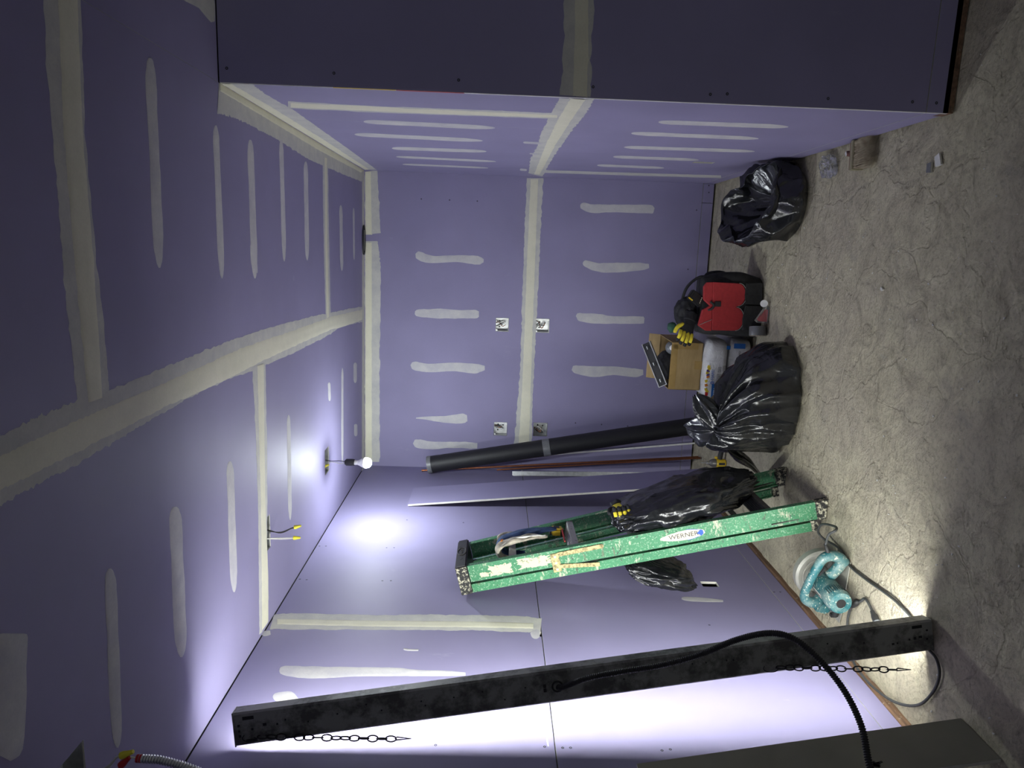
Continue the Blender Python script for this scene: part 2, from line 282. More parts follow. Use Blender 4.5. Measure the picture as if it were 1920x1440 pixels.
MARKS = {
  'ceiling': [
    ('joint_compound', [[-0.386,1.361,-0.525,1.341],[-0.378,1.485,-0.518,1.457],[-0.372,1.633,-0.519,1.613],[-0.376,1.747,-0.506,1.835],[-0.369,2.032,-0.494,2.122],[-0.36,2.379,-0.487,2.412],[-0.355,2.683,-0.505,2.851],[-0.361,3.228,-0.517,3.388],[-0.382,3.921,-0.519,4.038],[-0.404,4.468,-0.504,4.464],[-0.436,5.171,-0.544,5.17]]),
    ('joint_tape', [[-0.421,1.356,-0.499,1.345],[-0.411,1.628,-0.497,1.616],[-0.408,2.028,-0.487,2.052],[-0.391,2.679,-0.491,2.728],[-0.403,3.397,-0.493,3.436],[-0.411,4.176,-0.498,4.172],[-0.451,5.171,-0.536,5.17]]),
    ('joint_compound', [[0.483,1.615,0.528,1.754],[0.347,1.605,0.379,1.743],[0.209,1.607,0.228,1.733],[0.077,1.608,0.086,1.737],[-0.047,1.608,-0.048,1.742],[-0.164,1.609,-0.176,1.754],[-0.297,1.617,-0.321,1.759],[-0.398,1.625,-0.387,1.758]]),
    ('joint_tape', [[0.497,1.659,0.524,1.743],[0.214,1.64,0.227,1.725],[-0.048,1.644,-0.048,1.733],[-0.241,1.65,-0.251,1.734],[-0.387,1.659,-0.388,1.729]]),
    ('joint_compound', [[-0.489,2.807,-0.498,2.973],[-0.647,2.818,-0.679,2.964],[-0.849,2.826,-0.888,2.961],[-1.077,2.825,-1.119,2.941],[-1.305,2.811,-1.352,2.913],[-1.469,2.803,-1.533,2.927],[-1.631,2.789,-1.64,2.83]]),
    ('joint_tape', [[-0.493,2.858,-0.499,2.952],[-0.744,2.855,-0.764,2.936],[-1.086,2.852,-1.112,2.92],[-1.386,2.832,-1.433,2.928],[-1.63,2.817,-1.638,2.911]]),
    ('joint_compound', [[0.464,4.028,0.466,4.153],[0.162,4.024,0.168,4.151],[-0.126,4.033,-0.129,4.162],[-0.418,4.056,-0.417,4.175]]),
    ('joint_tape', [[0.461,4.064,0.462,4.127],[0.019,4.053,0.02,4.117],[-0.416,4.069,-0.413,4.135]]),
    ('joint_compound', [[0.518,2.564,0.417,2.54],[0.52,2.714,0.429,2.689],[0.516,2.944,0.432,2.851],[0.517,3.297,0.429,3.243],[0.52,3.858,0.41,3.714],[0.523,4.504,0.418,4.381],[0.524,5.268,0.431,5.164]]),
    ('joint_tape', [[0.519,2.569,0.491,2.571],[0.521,3.076,0.488,3.032],[0.52,3.972,0.478,3.9],[0.524,5.268,0.488,5.125]]),
    ('screw_patch', [[0.473,2.066,0.477,2.081],[0.454,2.052,0.465,2.095],[0.404,2.042,0.418,2.104],[0.28,2.04,0.291,2.101],[0.143,2.036,0.15,2.1],[0.002,2.034,0.005,2.096],[-0.06,2.044,-0.06,2.083],[-0.084,2.058,-0.084,2.068]]),
    ('screw_patch', [[0.373,2.514,0.376,2.528],[0.356,2.502,0.363,2.541],[0.311,2.494,0.32,2.55],[0.199,2.496,0.205,2.55],[0.074,2.495,0.077,2.553],[-0.053,2.497,-0.053,2.553],[-0.11,2.508,-0.111,2.543],[-0.131,2.521,-0.132,2.53]]),
    ('screw_patch', [[0.377,2.855,0.379,2.873],[0.359,2.839,0.367,2.89],[0.312,2.828,0.322,2.902],[0.196,2.831,0.203,2.902],[0.067,2.831,0.071,2.906],[-0.064,2.834,-0.064,2.906],[-0.123,2.848,-0.124,2.894],[-0.145,2.865,-0.145,2.877]]),
    ('screw_patch', [[0.435,3.259,0.438,3.275],[0.418,3.245,0.425,3.29],[0.371,3.236,0.38,3.3],[0.255,3.239,0.261,3.3],[0.126,3.239,0.13,3.304],[-0.005,3.242,-0.004,3.304],[-0.063,3.254,-0.063,3.293],[-0.085,3.269,-0.085,3.279]]),
    ('screw_patch', [[0.391,3.662,0.394,3.682],[0.375,3.644,0.382,3.7],[0.332,3.632,0.341,3.713],[0.225,3.633,0.231,3.711],[0.107,3.631,0.11,3.713],[-0.013,3.632,-0.012,3.711],[-0.066,3.646,-0.066,3.696],[-0.086,3.664,-0.086,3.678]]),
    ('screw_patch', [[0.231,4.466,0.232,4.489],[0.218,4.446,0.222,4.51],[0.182,4.434,0.187,4.525],[0.094,4.439,0.097,4.527],[-0.004,4.441,-0.003,4.533],[-0.102,4.447,-0.103,4.535],[-0.146,4.464,-0.147,4.52],[-0.162,4.485,-0.163,4.5]]),
    ('screw_patch', [[0.237,4.867,0.238,4.882],[0.227,4.853,0.229,4.896],[0.196,4.845,0.199,4.907],[0.12,4.849,0.122,4.907],[0.036,4.85,0.037,4.912],[-0.048,4.853,-0.048,4.913],[-0.086,4.865,-0.086,4.903],[-0.099,4.877,-0.1,4.892]]),
    ('screw_patch', [[-0.792,2.526,-0.797,2.544],[-0.802,2.509,-0.817,2.56],[-0.843,2.498,-0.865,2.571],[-0.957,2.498,-0.982,2.567],[-1.082,2.494,-1.112,2.568],[-1.21,2.494,-1.243,2.564],[-1.273,2.505,-1.295,2.55],[-1.302,2.521,-1.308,2.533]]),
    ('screw_patch', [[-0.796,2.069,-0.803,2.09],[-0.803,2.05,-0.824,2.109],[-0.841,2.036,-0.873,2.121],[-0.95,2.036,-0.986,2.117],[-1.07,2.03,-1.112,2.116],[-1.193,2.029,-1.239,2.112],[-1.256,2.043,-1.287,2.095],[-1.288,2.061,-1.296,2.075]]),
    ('screw_patch', [[-0.821,1.698,-0.827,1.711],[-0.83,1.686,-0.847,1.723],[-0.868,1.676,-0.894,1.729],[-0.978,1.671,-1.005,1.722],[-1.097,1.663,-1.13,1.717],[-1.22,1.658,-1.255,1.709],[-1.281,1.664,-1.304,1.697],[-1.309,1.675,-1.316,1.684]]),
    ('screw_patch', [[-0.794,3.279,-0.797,3.294],[-0.806,3.266,-0.816,3.308],[-0.849,3.255,-0.864,3.316],[-0.965,3.254,-0.981,3.312],[-1.092,3.249,-1.112,3.31],[-1.222,3.248,-1.243,3.306],[-1.283,3.257,-1.297,3.294],[-1.309,3.27,-1.313,3.279]]),
    ('screw_patch', [[-0.793,4.108,-0.796,4.124],[-0.794,4.094,-0.802,4.139],[-0.802,4.085,-0.814,4.15],[-0.828,4.089,-0.84,4.15],[-0.856,4.089,-0.868,4.154],[-0.884,4.092,-0.897,4.154],[-0.899,4.105,-0.907,4.144],[-0.906,4.119,-0.909,4.13]]),
    ('screw_patch', [[-0.769,4.478,-0.772,4.494],[-0.785,4.463,-0.792,4.508],[-0.837,4.451,-0.849,4.515],[-0.977,4.448,-0.99,4.508],[-1.13,4.44,-1.146,4.504],[-1.285,4.436,-1.303,4.497],[-1.357,4.444,-1.369,4.483],[-1.386,4.456,-1.39,4.469]]),
    ('screw_patch', [[-0.799,4.888,-0.804,4.921],[-0.799,4.86,-0.813,4.95],[-0.809,4.84,-0.829,4.97],[-0.841,4.843,-0.862,4.966],[-0.876,4.839,-0.898,4.968],[-0.911,4.841,-0.934,4.964],[-0.931,4.863,-0.946,4.941],[-0.942,4.891,-0.946,4.912]]),
    ('screw_patch', [[-1.237,4.898,-1.245,4.929],[-1.233,4.87,-1.254,4.957],[-1.236,4.852,-1.267,4.976],[-1.257,4.855,-1.287,4.973],[-1.278,4.851,-1.31,4.975],[-1.301,4.853,-1.332,4.972],[-1.316,4.875,-1.336,4.949],[-1.327,4.902,-1.332,4.922]]),
    ('screw_patch', [[-0.776,1.312,-0.811,1.372],[-0.777,1.299,-0.826,1.383],[-0.836,1.294,-0.886,1.371],[-0.906,1.28,-0.965,1.359],[-0.98,1.258,-1.051,1.336],[-1.002,1.26,-1.049,1.298]]),
    ('screw_patch', [[0.008,2.847,0.008,2.872],[-0.021,2.826,-0.02,2.876],[-0.079,2.827,-0.078,2.902],[-0.125,2.854,-0.124,2.905]]),
    ('joint_compound', [[0.508,5.186,0.519,5.289],[-0.532,5.17,-0.541,5.266],[-1.587,5.143,-1.621,5.253]]),
    ('joint_compound', [[0.692,2.294,0.775,2.554],[0.705,2.418,0.748,2.556],[0.692,2.514,0.704,2.547]]),
  ],
  'wall_left': [
    ('joint_compound', [[2.866,2.49,2.994,2.51],[2.871,2.367,3.008,2.423],[2.875,2.045,3.008,2.067],[2.885,1.814,3.024,1.827],[2.894,1.58,3.025,1.583],[2.888,1.392,3.028,1.387],[2.891,1.314,3.008,1.3]]),
    ('joint_tape', [[2.903,2.469,2.957,2.485],[2.902,2.049,2.961,2.059],[2.912,1.581,2.972,1.582],[2.912,1.344,2.968,1.341]]),
    ('screw_patch', [[2.556,2.358,2.577,2.362],[2.535,2.34,2.592,2.353],[2.516,2.273,2.595,2.291],[2.515,2.19,2.594,2.209],[2.53,2.07,2.594,2.083],[2.539,1.906,2.597,1.913],[2.542,1.823,2.585,1.827],[2.546,1.698,2.582,1.7],[2.551,1.63,2.573,1.63]]),
    ('screw_patch', [[2.394,2.334,2.407,2.335],[2.376,2.321,2.42,2.33],[2.358,2.289,2.427,2.305],[2.353,2.26,2.428,2.274],[2.363,2.244,2.399,2.246],[2.372,2.234,2.378,2.234]]),
    ('screw_patch', [[2.727,1.895,2.739,1.895],[2.719,1.876,2.735,1.877],[2.721,1.832,2.733,1.833]]),
    ('screw_patch', [[3.223,0.6,3.245,0.594],[3.208,0.573,3.252,0.56],[3.201,0.496,3.245,0.482],[3.205,0.4,3.227,0.393]]),
    ('screw_patch', [[2.879,1.359,2.901,1.35],[2.843,1.353,2.911,1.338],[2.833,1.334,2.922,1.329],[2.851,1.319,2.905,1.316]]),
    ('screw_patch', [[2.826,2.516,2.834,2.518],[2.81,2.496,2.852,2.512],[2.823,2.473,2.857,2.486]]),
    ('screw_patch', [[2.385,0.863,2.394,0.859],[2.37,0.848,2.391,0.838],[2.354,0.834,2.376,0.82],[2.347,0.821,2.352,0.817]]),
    ('screw_patch', [[2.255,1.335,2.256,1.33],[2.204,1.338,2.205,1.331],[2.15,1.335,2.151,1.33]]),
  ],
  'wall_right': [
    ('joint_compound', [[2.574,2.507,2.57,2.402],[2.874,2.507,2.74,2.405],[3.282,2.505,3.026,2.385],[3.832,2.503,3.491,2.39],[4.488,2.507,4.091,2.394],[5.21,2.496,5.179,2.409]]),
    ('joint_tape', [[2.574,2.507,2.575,2.468],[3.064,2.506,3.008,2.455],[3.943,2.503,3.853,2.449],[5.21,2.496,5.163,2.458]]),
    ('joint_compound', [[2.843,2.358,2.985,2.398],[2.867,2.044,3.0,2.066],[2.852,1.639,2.984,1.642],[2.861,1.344,2.972,1.335]]),
    ('joint_tape', [[2.862,2.353,2.971,2.384],[2.875,1.843,2.975,1.852],[2.883,1.343,2.949,1.337]]),
    ('joint_compound', [[2.582,1.361,2.576,1.244],[2.888,1.367,2.827,1.237],[3.281,1.377,3.206,1.249],[3.701,1.371,3.632,1.253],[4.231,1.38,4.192,1.258],[5.03,1.356,5.205,1.25]]),
    ('joint_tape', [[2.575,1.327,2.581,1.267],[2.996,1.337,3.006,1.274],[3.656,1.337,3.64,1.281],[5.051,1.319,5.069,1.274]]),
    ('joint_compound', [[4.802,1.273,4.961,1.263],[4.758,0.717,4.915,0.688],[4.703,0.138,4.856,0.089]]),
    ('screw_patch', [[3.236,2.147,3.209,2.142],[3.262,2.135,3.186,2.121],[3.281,2.087,3.173,2.069],[3.284,1.956,3.181,1.943],[3.293,1.814,3.184,1.805],[3.297,1.67,3.193,1.666],[3.28,1.606,3.214,1.605],[3.257,1.583,3.239,1.583]]),
    ('screw_patch', [[3.611,2.258,3.582,2.252],[3.639,2.245,3.556,2.229],[3.661,2.193,3.542,2.172],[3.667,2.051,3.553,2.035],[3.68,1.896,3.56,1.884],[3.687,1.739,3.572,1.733],[3.669,1.669,3.596,1.667],[3.644,1.643,3.624,1.643]]),
    ('screw_patch', [[4.054,2.142,4.022,2.137],[4.083,2.131,3.993,2.118],[4.101,2.087,3.972,2.07],[4.092,1.967,3.969,1.955],[4.089,1.838,3.96,1.829],[4.079,1.708,3.957,1.704],[4.053,1.651,3.976,1.649],[4.024,1.63,4.003,1.629]]),
    ('screw_patch', [[4.42,2.169,4.394,2.165],[4.444,2.155,4.372,2.145],[4.464,2.104,4.36,2.091],[4.47,1.967,4.372,1.958],[4.483,1.818,4.379,1.812],[4.491,1.668,4.391,1.666],[4.476,1.602,4.413,1.601],[4.457,1.578,4.436,1.578]]),
    ('screw_patch', [[4.797,2.179,4.773,2.176],[4.82,2.166,4.752,2.157],[4.837,2.118,4.739,2.106],[4.839,1.991,4.746,1.982],[4.846,1.853,4.748,1.847],[4.849,1.714,4.755,1.711],[4.834,1.652,4.774,1.651],[4.817,1.629,4.792,1.629]]),
    ('screw_patch', [[3.641,1.445,3.624,1.446],[3.657,1.442,3.608,1.444],[3.669,1.434,3.599,1.436],[3.67,1.413,3.603,1.416],[3.674,1.391,3.604,1.394],[3.675,1.368,3.608,1.371],[3.664,1.359,3.622,1.361],[3.65,1.356,3.636,1.357]]),
    ('screw_patch', [[4.038,1.395,4.021,1.396],[4.049,1.394,4.01,1.395],[4.058,1.389,4.002,1.392],[4.059,1.379,4.006,1.381],[4.063,1.368,4.006,1.371],[4.063,1.357,4.01,1.36],[4.054,1.353,4.021,1.354],[4.046,1.351,4.029,1.352]]),
    ('screw_patch', [[4.839,1.421,4.808,1.422],[4.868,1.419,4.781,1.421],[4.889,1.414,4.764,1.417],[4.889,1.403,4.771,1.407],[4.896,1.392,4.771,1.396],[4.897,1.38,4.778,1.384],[4.876,1.376,4.801,1.378],[4.851,1.375,4.826,1.376]]),
    ('screw_patch', [[2.961,0.933,2.939,0.938],[2.982,0.913,2.918,0.927],[2.995,0.863,2.903,0.885],[2.989,0.744,2.903,0.768],[2.988,0.613,2.897,0.642],[2.982,0.483,2.896,0.515],[2.965,0.432,2.91,0.454],[2.944,0.42,2.929,0.425]]),
    ('screw_patch', [[3.252,0.987,3.228,0.991],[3.274,0.966,3.206,0.979],[3.289,0.912,3.192,0.932],[3.287,0.783,3.195,0.805],[3.29,0.64,3.193,0.668],[3.288,0.499,3.196,0.53],[3.271,0.442,3.213,0.463],[3.25,0.427,3.234,0.433]]),
    ('screw_patch', [[3.668,0.946,3.642,0.95],[3.691,0.922,3.617,0.935],[3.705,0.861,3.598,0.881],[3.694,0.712,3.593,0.736],[3.687,0.55,3.582,0.579],[3.676,0.389,3.576,0.422],[3.653,0.325,3.59,0.347],[3.628,0.308,3.612,0.313]]),
    ('screw_patch', [[4.036,0.939,4.008,0.943],[4.061,0.921,3.983,0.933],[4.077,0.876,3.966,0.895],[4.072,0.768,3.966,0.789],[4.073,0.649,3.961,0.675],[4.067,0.532,3.961,0.56],[4.046,0.486,3.979,0.504],[4.021,0.474,4.003,0.479]]),
    ('screw_patch', [[4.445,0.969,4.416,0.973],[4.471,0.953,4.39,0.964],[4.489,0.914,4.373,0.931],[4.486,0.821,4.376,0.839],[4.489,0.719,4.373,0.741],[4.486,0.617,4.376,0.641],[4.465,0.577,4.396,0.593],[4.441,0.566,4.42,0.571]]),
  ],
  'wall_back': [
    ('joint_compound', [[0.509,2.503,0.523,2.418],[0.296,2.503,0.3,2.403],[0.073,2.503,0.088,2.395]]),
    ('joint_compound', [[0.028,2.503,0.031,2.414],[-0.23,2.504,-0.15,2.39],[-0.938,2.505,-0.934,2.397],[-1.622,2.507,-1.619,2.396]]),
    ('joint_tape', [[0.509,2.501,0.511,2.459],[0.073,2.501,0.075,2.452]]),
    ('joint_tape', [[0.017,2.502,0.019,2.452],[-0.938,2.503,-0.936,2.452],[-1.622,2.505,-1.621,2.452]]),
    ('joint_compound', [[0.509,1.357,0.513,1.239],[0.19,1.36,0.194,1.244],[-0.113,1.359,-0.109,1.243],[-0.502,1.356,-0.498,1.246],[-0.82,1.352,-0.817,1.248],[-1.146,1.364,-1.143,1.251],[-1.488,1.379,-1.484,1.241]]),
    ('joint_tape', [[0.502,1.334,0.505,1.273],[-0.036,1.339,-0.034,1.269],[-0.58,1.337,-0.578,1.266],[-1.063,1.339,-1.061,1.262],[-1.487,1.351,-1.484,1.257]]),
    ('screw_patch', [[0.324,0.966,0.339,0.967],[0.31,0.955,0.354,0.947],[0.286,0.882,0.346,0.88],[0.295,0.726,0.348,0.729],[0.297,0.477,0.357,0.478],[0.299,0.438,0.336,0.43]]),
    ('screw_patch', [[-0.075,0.928,-0.06,0.923],[-0.096,0.912,-0.052,0.9],[-0.129,0.822,-0.068,0.816],[-0.132,0.699,-0.063,0.704],[-0.11,0.504,-0.056,0.51],[-0.092,0.439,-0.062,0.443]]),
    ('screw_patch', [[-0.459,0.958,-0.438,0.947],[-0.498,0.92,-0.436,0.912],[-0.51,0.778,-0.439,0.776],[-0.506,0.677,-0.451,0.679],[-0.5,0.478,-0.445,0.481],[-0.495,0.449,-0.455,0.447]]),
    ('screw_patch', [[-0.863,0.968,-0.832,0.959],[-0.891,0.93,-0.827,0.923],[-0.911,0.793,-0.83,0.795],[-0.891,0.653,-0.826,0.655],[-0.902,0.492,-0.837,0.493],[-0.883,0.426,-0.843,0.431]]),
    ('screw_patch', [[-0.05,2.142,-0.033,2.126],[-0.089,2.126,-0.032,2.103],[-0.11,2.023,-0.057,2.02],[-0.099,1.829,-0.046,1.829],[-0.11,1.695,-0.049,1.692],[-0.093,1.648,-0.07,1.647]]),
    ('screw_patch', [[-0.485,2.142,-0.462,2.139],[-0.504,2.114,-0.449,2.112],[-0.511,1.977,-0.44,1.976],[-0.505,1.82,-0.443,1.82],[-0.501,1.702,-0.439,1.704],[-0.489,1.671,-0.449,1.672]]),
    ('screw_patch', [[-0.865,2.17,-0.844,2.158],[-0.901,2.143,-0.838,2.129],[-0.914,2.03,-0.85,2.029],[-0.901,1.851,-0.836,1.851],[-0.912,1.692,-0.839,1.692],[-0.885,1.616,-0.853,1.618]]),
    ('screw_patch', [[-1.272,2.124,-1.264,2.124],[-1.278,2.044,-1.253,2.043],[-1.295,1.923,-1.246,1.923],[-1.299,1.78,-1.225,1.785],[-1.281,1.736,-1.232,1.741]]),
    ('screw_patch', [[-1.467,2.145,-1.436,2.131],[-1.5,2.112,-1.434,2.1],[-1.506,2.001,-1.448,2.0],[-1.493,1.838,-1.443,1.839],[-1.494,1.718,-1.443,1.717],[-1.492,1.657,-1.45,1.656]]),
  ],
  'wall_front': [
    ('joint_compound', [[0.831,1.36,0.835,1.264],[0.674,1.356,0.678,1.263],[0.524,1.361,0.522,1.256]]),
    ('joint_tape', [[0.832,1.33,0.834,1.279],[0.675,1.324,0.677,1.27],[0.523,1.321,0.521,1.267]]),
  ],
}
# ------------------------------------------------------------ room shell
TH = 0.0127
PLANES = {  # origin axis, in-plane axes (a, b), outward (into the room) normal
 'ceiling':    lambda a, b, n: Vector((a, b, H-n)),
 'wall_left':  lambda a, b, n: Vector((XL+n, a, b)),
 'wall_right': lambda a, b, n: Vector((XR-n, a, b)),
 'wall_back':  lambda a, b, n: Vector((a, YB-n, b)),
 'wall_front': lambda a, b, n: Vector((a, YE-n, b)),
}
STRUCT = {}
def slab(name, lo, hi, mat):
    m = MB(); m.box([(lo[i]+hi[i])/2 for i in range(3)], [hi[i]-lo[i] for i in range(3)])
    o = m.build(name, MATS[mat]); tag(o, kind='structure'); STRUCT[name] = o; return o
CAV = 0.09
slab('wall_left', (XL-CAV-.05, -1.85, -.1), (XL-CAV, YB+.15, H+.15), 'cavity_dark')
slab('wall_back', (XL-.02, YB+CAV, -.1), (XR+.12, YB+CAV+.05, H+.15), 'cavity_dark')
slab('wall_right', (XR+.0635, YE+.016, -.1), (XR+.0835, YB+.09, H+.1), 'cavity_dark')
slab('wall_front', (XR+.09, YE+.0635, -.1), (3.05, YE+.09, H+.1), 'cavity_dark')
slab('ceiling', (XL-.1, -1.95, H+CAV), (3.1, YB+.2, H+CAV+.05), 'cavity_dark')
def sheet(wall, a0, a1, b0, b1, holes=(), name='drywall_sheet', mat='purple_drywall', n0=0.0, th=TH):
    """one gypsum sheet with real thickness and cut-outs"""
    fn = PLANES[wall]; A = sorted({a0, a1, *[v for h in holes for v in h[:2] if a0 < v < a1]}); B = sorted({b0, b1, *[v for h in holes for v in h[2:] if b0 < v < b1]})
    solid = lambda i, j: 0 <= i < len(A)-1 and 0 <= j < len(B)-1 and not any(h[0]-1e-6 <= A[i] and A[i+1] <= h[1]+1e-6 and h[2]-1e-6 <= B[j] and B[j+1] <= h[3]+1e-6 for h in holes)
    m = MB(); core = MB()
    for i in range(len(A)-1):
        for j in range(len(B)-1):
            if not solid(i, j): continue
            c = [(A[i], B[j]), (A[i+1], B[j]), (A[i+1], B[j+1]), (A[i], B[j+1])]
            m.add([fn(p[0], p[1], n0) for p in c], [(0, 1, 2, 3)]); core.add([fn(p[0], p[1], n0-th) for p in c], [(3, 2, 1, 0)])
            for k, (di, dj) in enumerate(((0, -1), (1, 0), (0, 1), (-1, 0))):
                if not solid(i+di, j+dj):
                    p, q_ = c[k], c[(k+1) % 4]
                    core.add([fn(*p, n0), fn(*q_, n0), fn(*q_, n0-th), fn(*p, n0-th)], [(0, 1, 2, 3)])
    me = bpy.data.meshes.new(name); nv = len(m.v)
    me.from_pydata(m.v+core.v, [], m.f+[tuple(i+nv for i in f) for f in core.f]); me.update()
    me.materials.append(MATS[mat]); me.materials.append(MATS['gypsum_core'])
    for k, p in enumerate(me.polygons): p.material_index = 0 if k < len(m.f) else 1
    bm = bmesh.new(); bm.from_mesh(me); bmesh.ops.remove_doubles(bm, verts=bm.verts[:], dist=1e-5); bmesh.ops.recalc_face_normals(bm, faces=bm.faces[:]); bm.to_mesh(me); bm.free()
    o = bpy.data.objects.new(name, me); return link(o, STRUCT[wall])
G = 0.0015
# left wall: strip, two lower sheets, three upper sheets
CUT_L = (3.366, 3.423, .368, .452); NOTCH = (2.852, 2.892, 1.3, 1.335)
for y0, y1 in ((-1.8, 1.6), (1.6, YB)): sheet('wall_left', y0+G, y1-G, .034, .112)
for y0, y1 in ((-1.8, 1.6), (1.6, YB)): sheet('wall_left', y0+G, y1-G, .1145, 1.3075, [CUT_L])
for y0, y1 in ((-1.8, .5), (.5, 2.94), (2.94, YB)): sheet('wall_left', y0+G, y1-G, 1.3115, 2.504, [NOTCH])
# back wall
BOX = [(-.592, -.490, 1.449, 1.547), (-1.384, -1.280, 1.434, 1.536), (-.590, -.486, 1.149, 1.253), (-1.380, -1.275, 1.129, 1.236)]
for x0, x1 in ((XL, .385), (.385, XR)): sheet('wall_back', x0+G, x1-G, .012, .088)
sheet('wall_back', XL, XR, .0915, 1.3155, BOX); sheet('wall_back', XL, XR, 1.3165, H-.001, BOX)
# right wall of the alcove
CUT_R = (4.085, 4.15, .362, .478)
sheet('wall_right', YE+TH, YB-.001, .012, .088); sheet('wall_right', YE+TH, 4.95, .0905, 1.3135, [CUT_R]); sheet('wall_right', 4.952, YB-.001, .0905, 1.3135)
sheet('wall_right', YE+TH, 3.22, 1.3145, H-.001); sheet('wall_right', 3.221, YB-.001, 1.3145, H-.001)
# wall return that faces the camera
sheet('wall_front', XR, 2.9, .018, .093); sheet('wall_front', XR, 2.9, .096, 1.3035); sheet('wall_front', XR, 2.9, 1.3045, H-.004)
# ceiling sheets, joint lines run where the tape lies
CB = [(-1.315, -1.165, 2.905, 2.972), (-1.32, -1.17, 3.99, 4.09), (-1.285, -1.183, 1.435, 1.540)]
for x0, x1, ys in ((XL, -.447, (-1.8, .41, 2.855, YB)), (-.447, XR, (-1.8, 1.69, 4.19, YB)), (XR, 3.0, (-1.8, 1.69, YE))):
    for y0, y1 in zip(ys[:-1], ys[1:]): sheet('ceiling', x0+.0005, x1-.0005, y0+.0005, y1-.0005, CB)

# timber sole plate showing under the left wall sheets, with its broken edge
m = MB(); n = 140; rnd = random.Random(5)
def sole(i, j):
    y = -1.7 + (YB+1.68)*i/(n-1); e = .004*noise.noise(Vector((y*9, 0, 0))) + .003*noise.noise(Vector((y*31, 2, 0)))
    return [(XL-.06, y, -.02), (XL-.06, y, .034), (XL-.003, y, .0345+e*.5), (XL+.004+e, y, .020+e), (XL+.006+e, y, -.02)][j]
m.grid(sole, n, 5); o = m.build('trim_1', MATS['sill_wood'], smooth=False); tag(o, 'rough brown timber sole plate along the left wall', kind='structure')
m = MB(); m.box(((XR+2.9)/2, YE+.030, .018), (2.9-XR, .06, .036)); o = m.build('trim_2', MATS['sill_wood']); tag(o, kind='structure')

# floor: uneven old screed
m = MB(); x0, x1, y0, y1 = XL-.08, 3.08, -1.85, YB+.08; nx, ny = 238, 360
def fl(i, j):
    x = x0+(x1-x0)*i/(nx-1); y = y0+(y1-y0)*j/(ny-1)
    h = .5*noise.noise(Vector((x*1.3, y*1.3, 1.7)))+.35*noise.noise(Vector((x*4.1, y*4.1, 5.2)))+.3*abs(noise.noise(Vector((x*8+noise.noise(Vector((x*3, y*3, 0)))*1.5, y*8, 3.3))))
    ridge = abs(noise.noise(Vector((x*2.3+.4*noise.noise(Vector((x*5, y*5, 7))), y*2.3, 9.1)))); h -= .5*max(0, 1-ridge*9)
    edge = min(1, max(0, (YB-.5-y)/1.2))
    return (x, y, min(0, -.0025+.0068*h*(.25+.75*edge)))
m.grid(fl, nx, ny); floor_o = m.build('floor', MATS['rough_concrete'], smooth=True); tag(floor_o, 'uneven dusty concrete floor', kind='structure')

# ------------------------------------------------------------ joint compound and tape, laid on the sheets
def ribbon(wall, kind, prs, seed):
    fn = PLANES[wall]; rnd = random.Random(seed)
    mat = {'joint_compound': 'bedding_compound', 'joint_tape': 'taped_compound', 'screw_patch': 'thin_compound'}[kind]
    top = {'joint_compound': .0011, 'joint_tape': .0022, 'screw_patch': .0012}[kind]
    jit = {'joint_compound': .0075, 'joint_tape': .0012, 'screw_patch': .0035}[kind]
    A = [Vector((p[0], p[1], 0)) for p in prs]; B = [Vector((p[2], p[3], 0)) for p in prs]
    L = sum(((A[i+1]+B[i+1])/2-(A[i]+B[i])/2).length for i in range(len(A)-1))
    per = max(2, int(L/len(A)/.012)); per = min(per, 40)
    if kind == 'screw_patch': SA, SB = smoothline(A, per), smoothline(B, per)
    else:
        SA, SB = [], []
        for i in range(len(A)-1):
            for k in range(per): t = k/per; SA.append(A[i].lerp(A[i+1], t)); SB.append(B[i].lerp(B[i+1], t))
        SA.append(A[-1]); SB.append(B[-1])
    m = MB(); off = rnd.random()*50; cols = 7
    def f(i, j):
        a, b = SA[i], SB[i]; w = (a-b).length; d = (a-b)/max(w, 1e-5); s = i*L/len(SA)
        k = min(1, w/.05); a = a+d*jit*k*(noise.noise(Vector((s*22, off, 0)))+.6*noise.noise(Vector((s*75, off, 4)))); b = b-d*jit*k*(noise.noise(Vector((s*22, off, 9)))+.6*noise.noise(Vector((s*75, off, 13))))
        t = j/(cols-1); p = a.lerp(b, t); e = math.sin(math.pi*t)
        hgt = top*(.35+.65*min(1, e*2.2)) if 0 < j < cols-1 else .0002
        hgt += .0005*noise.noise(Vector((s*30, t*3, off)))*(0 < j < cols-1)
        return fn(p.x, p.y, hgt)
    m.grid(f, len(SA), cols)
    return m.build(kind, MATS[mat], STRUCT[wall], smooth=True)
# the same taped joints carry on into the rest of the room
MARKS['wall_front'] += [('joint_compound', [[2.85, 1.358, 2.85, 1.264], [1.8, 1.357, 1.8, 1.262], [.831, 1.36, .835, 1.264]]), ('joint_tape', [[2.85, 1.33, 2.85, 1.279], [.832, 1.33, .834, 1.279]])]
MARKS['ceiling'] += [('joint_compound', [[2.85, 1.622, 2.85, 1.758], [1.6, 1.618, 1.6, 1.755], [.483, 1.615, .528, 1.754]]), ('joint_tape', [[2.85, 1.662, 2.85, 1.742], [.497, 1.659, .524, 1.743]]),
  ('joint_compound', [[-.39, -1.75, -.52, -1.75], [-.38, -.2, -.53, -.2], [-.386, 1.361, -.525, 1.341]]), ('joint_tape', [[-.42, -1.75, -.50, -1.75], [-.421, 1.356, -.499, 1.345]]),
  ('joint_compound', [[2.85, 2.40, 2.85, 2.555], [1.7, 2.32, 1.7, 2.555], [.70, 2.294, .775, 2.554]])]
_k = 0
for wall, lst in MARKS.items():
    for kind, prs in lst: _k += 1; ribbon(wall, kind, prs, _k)
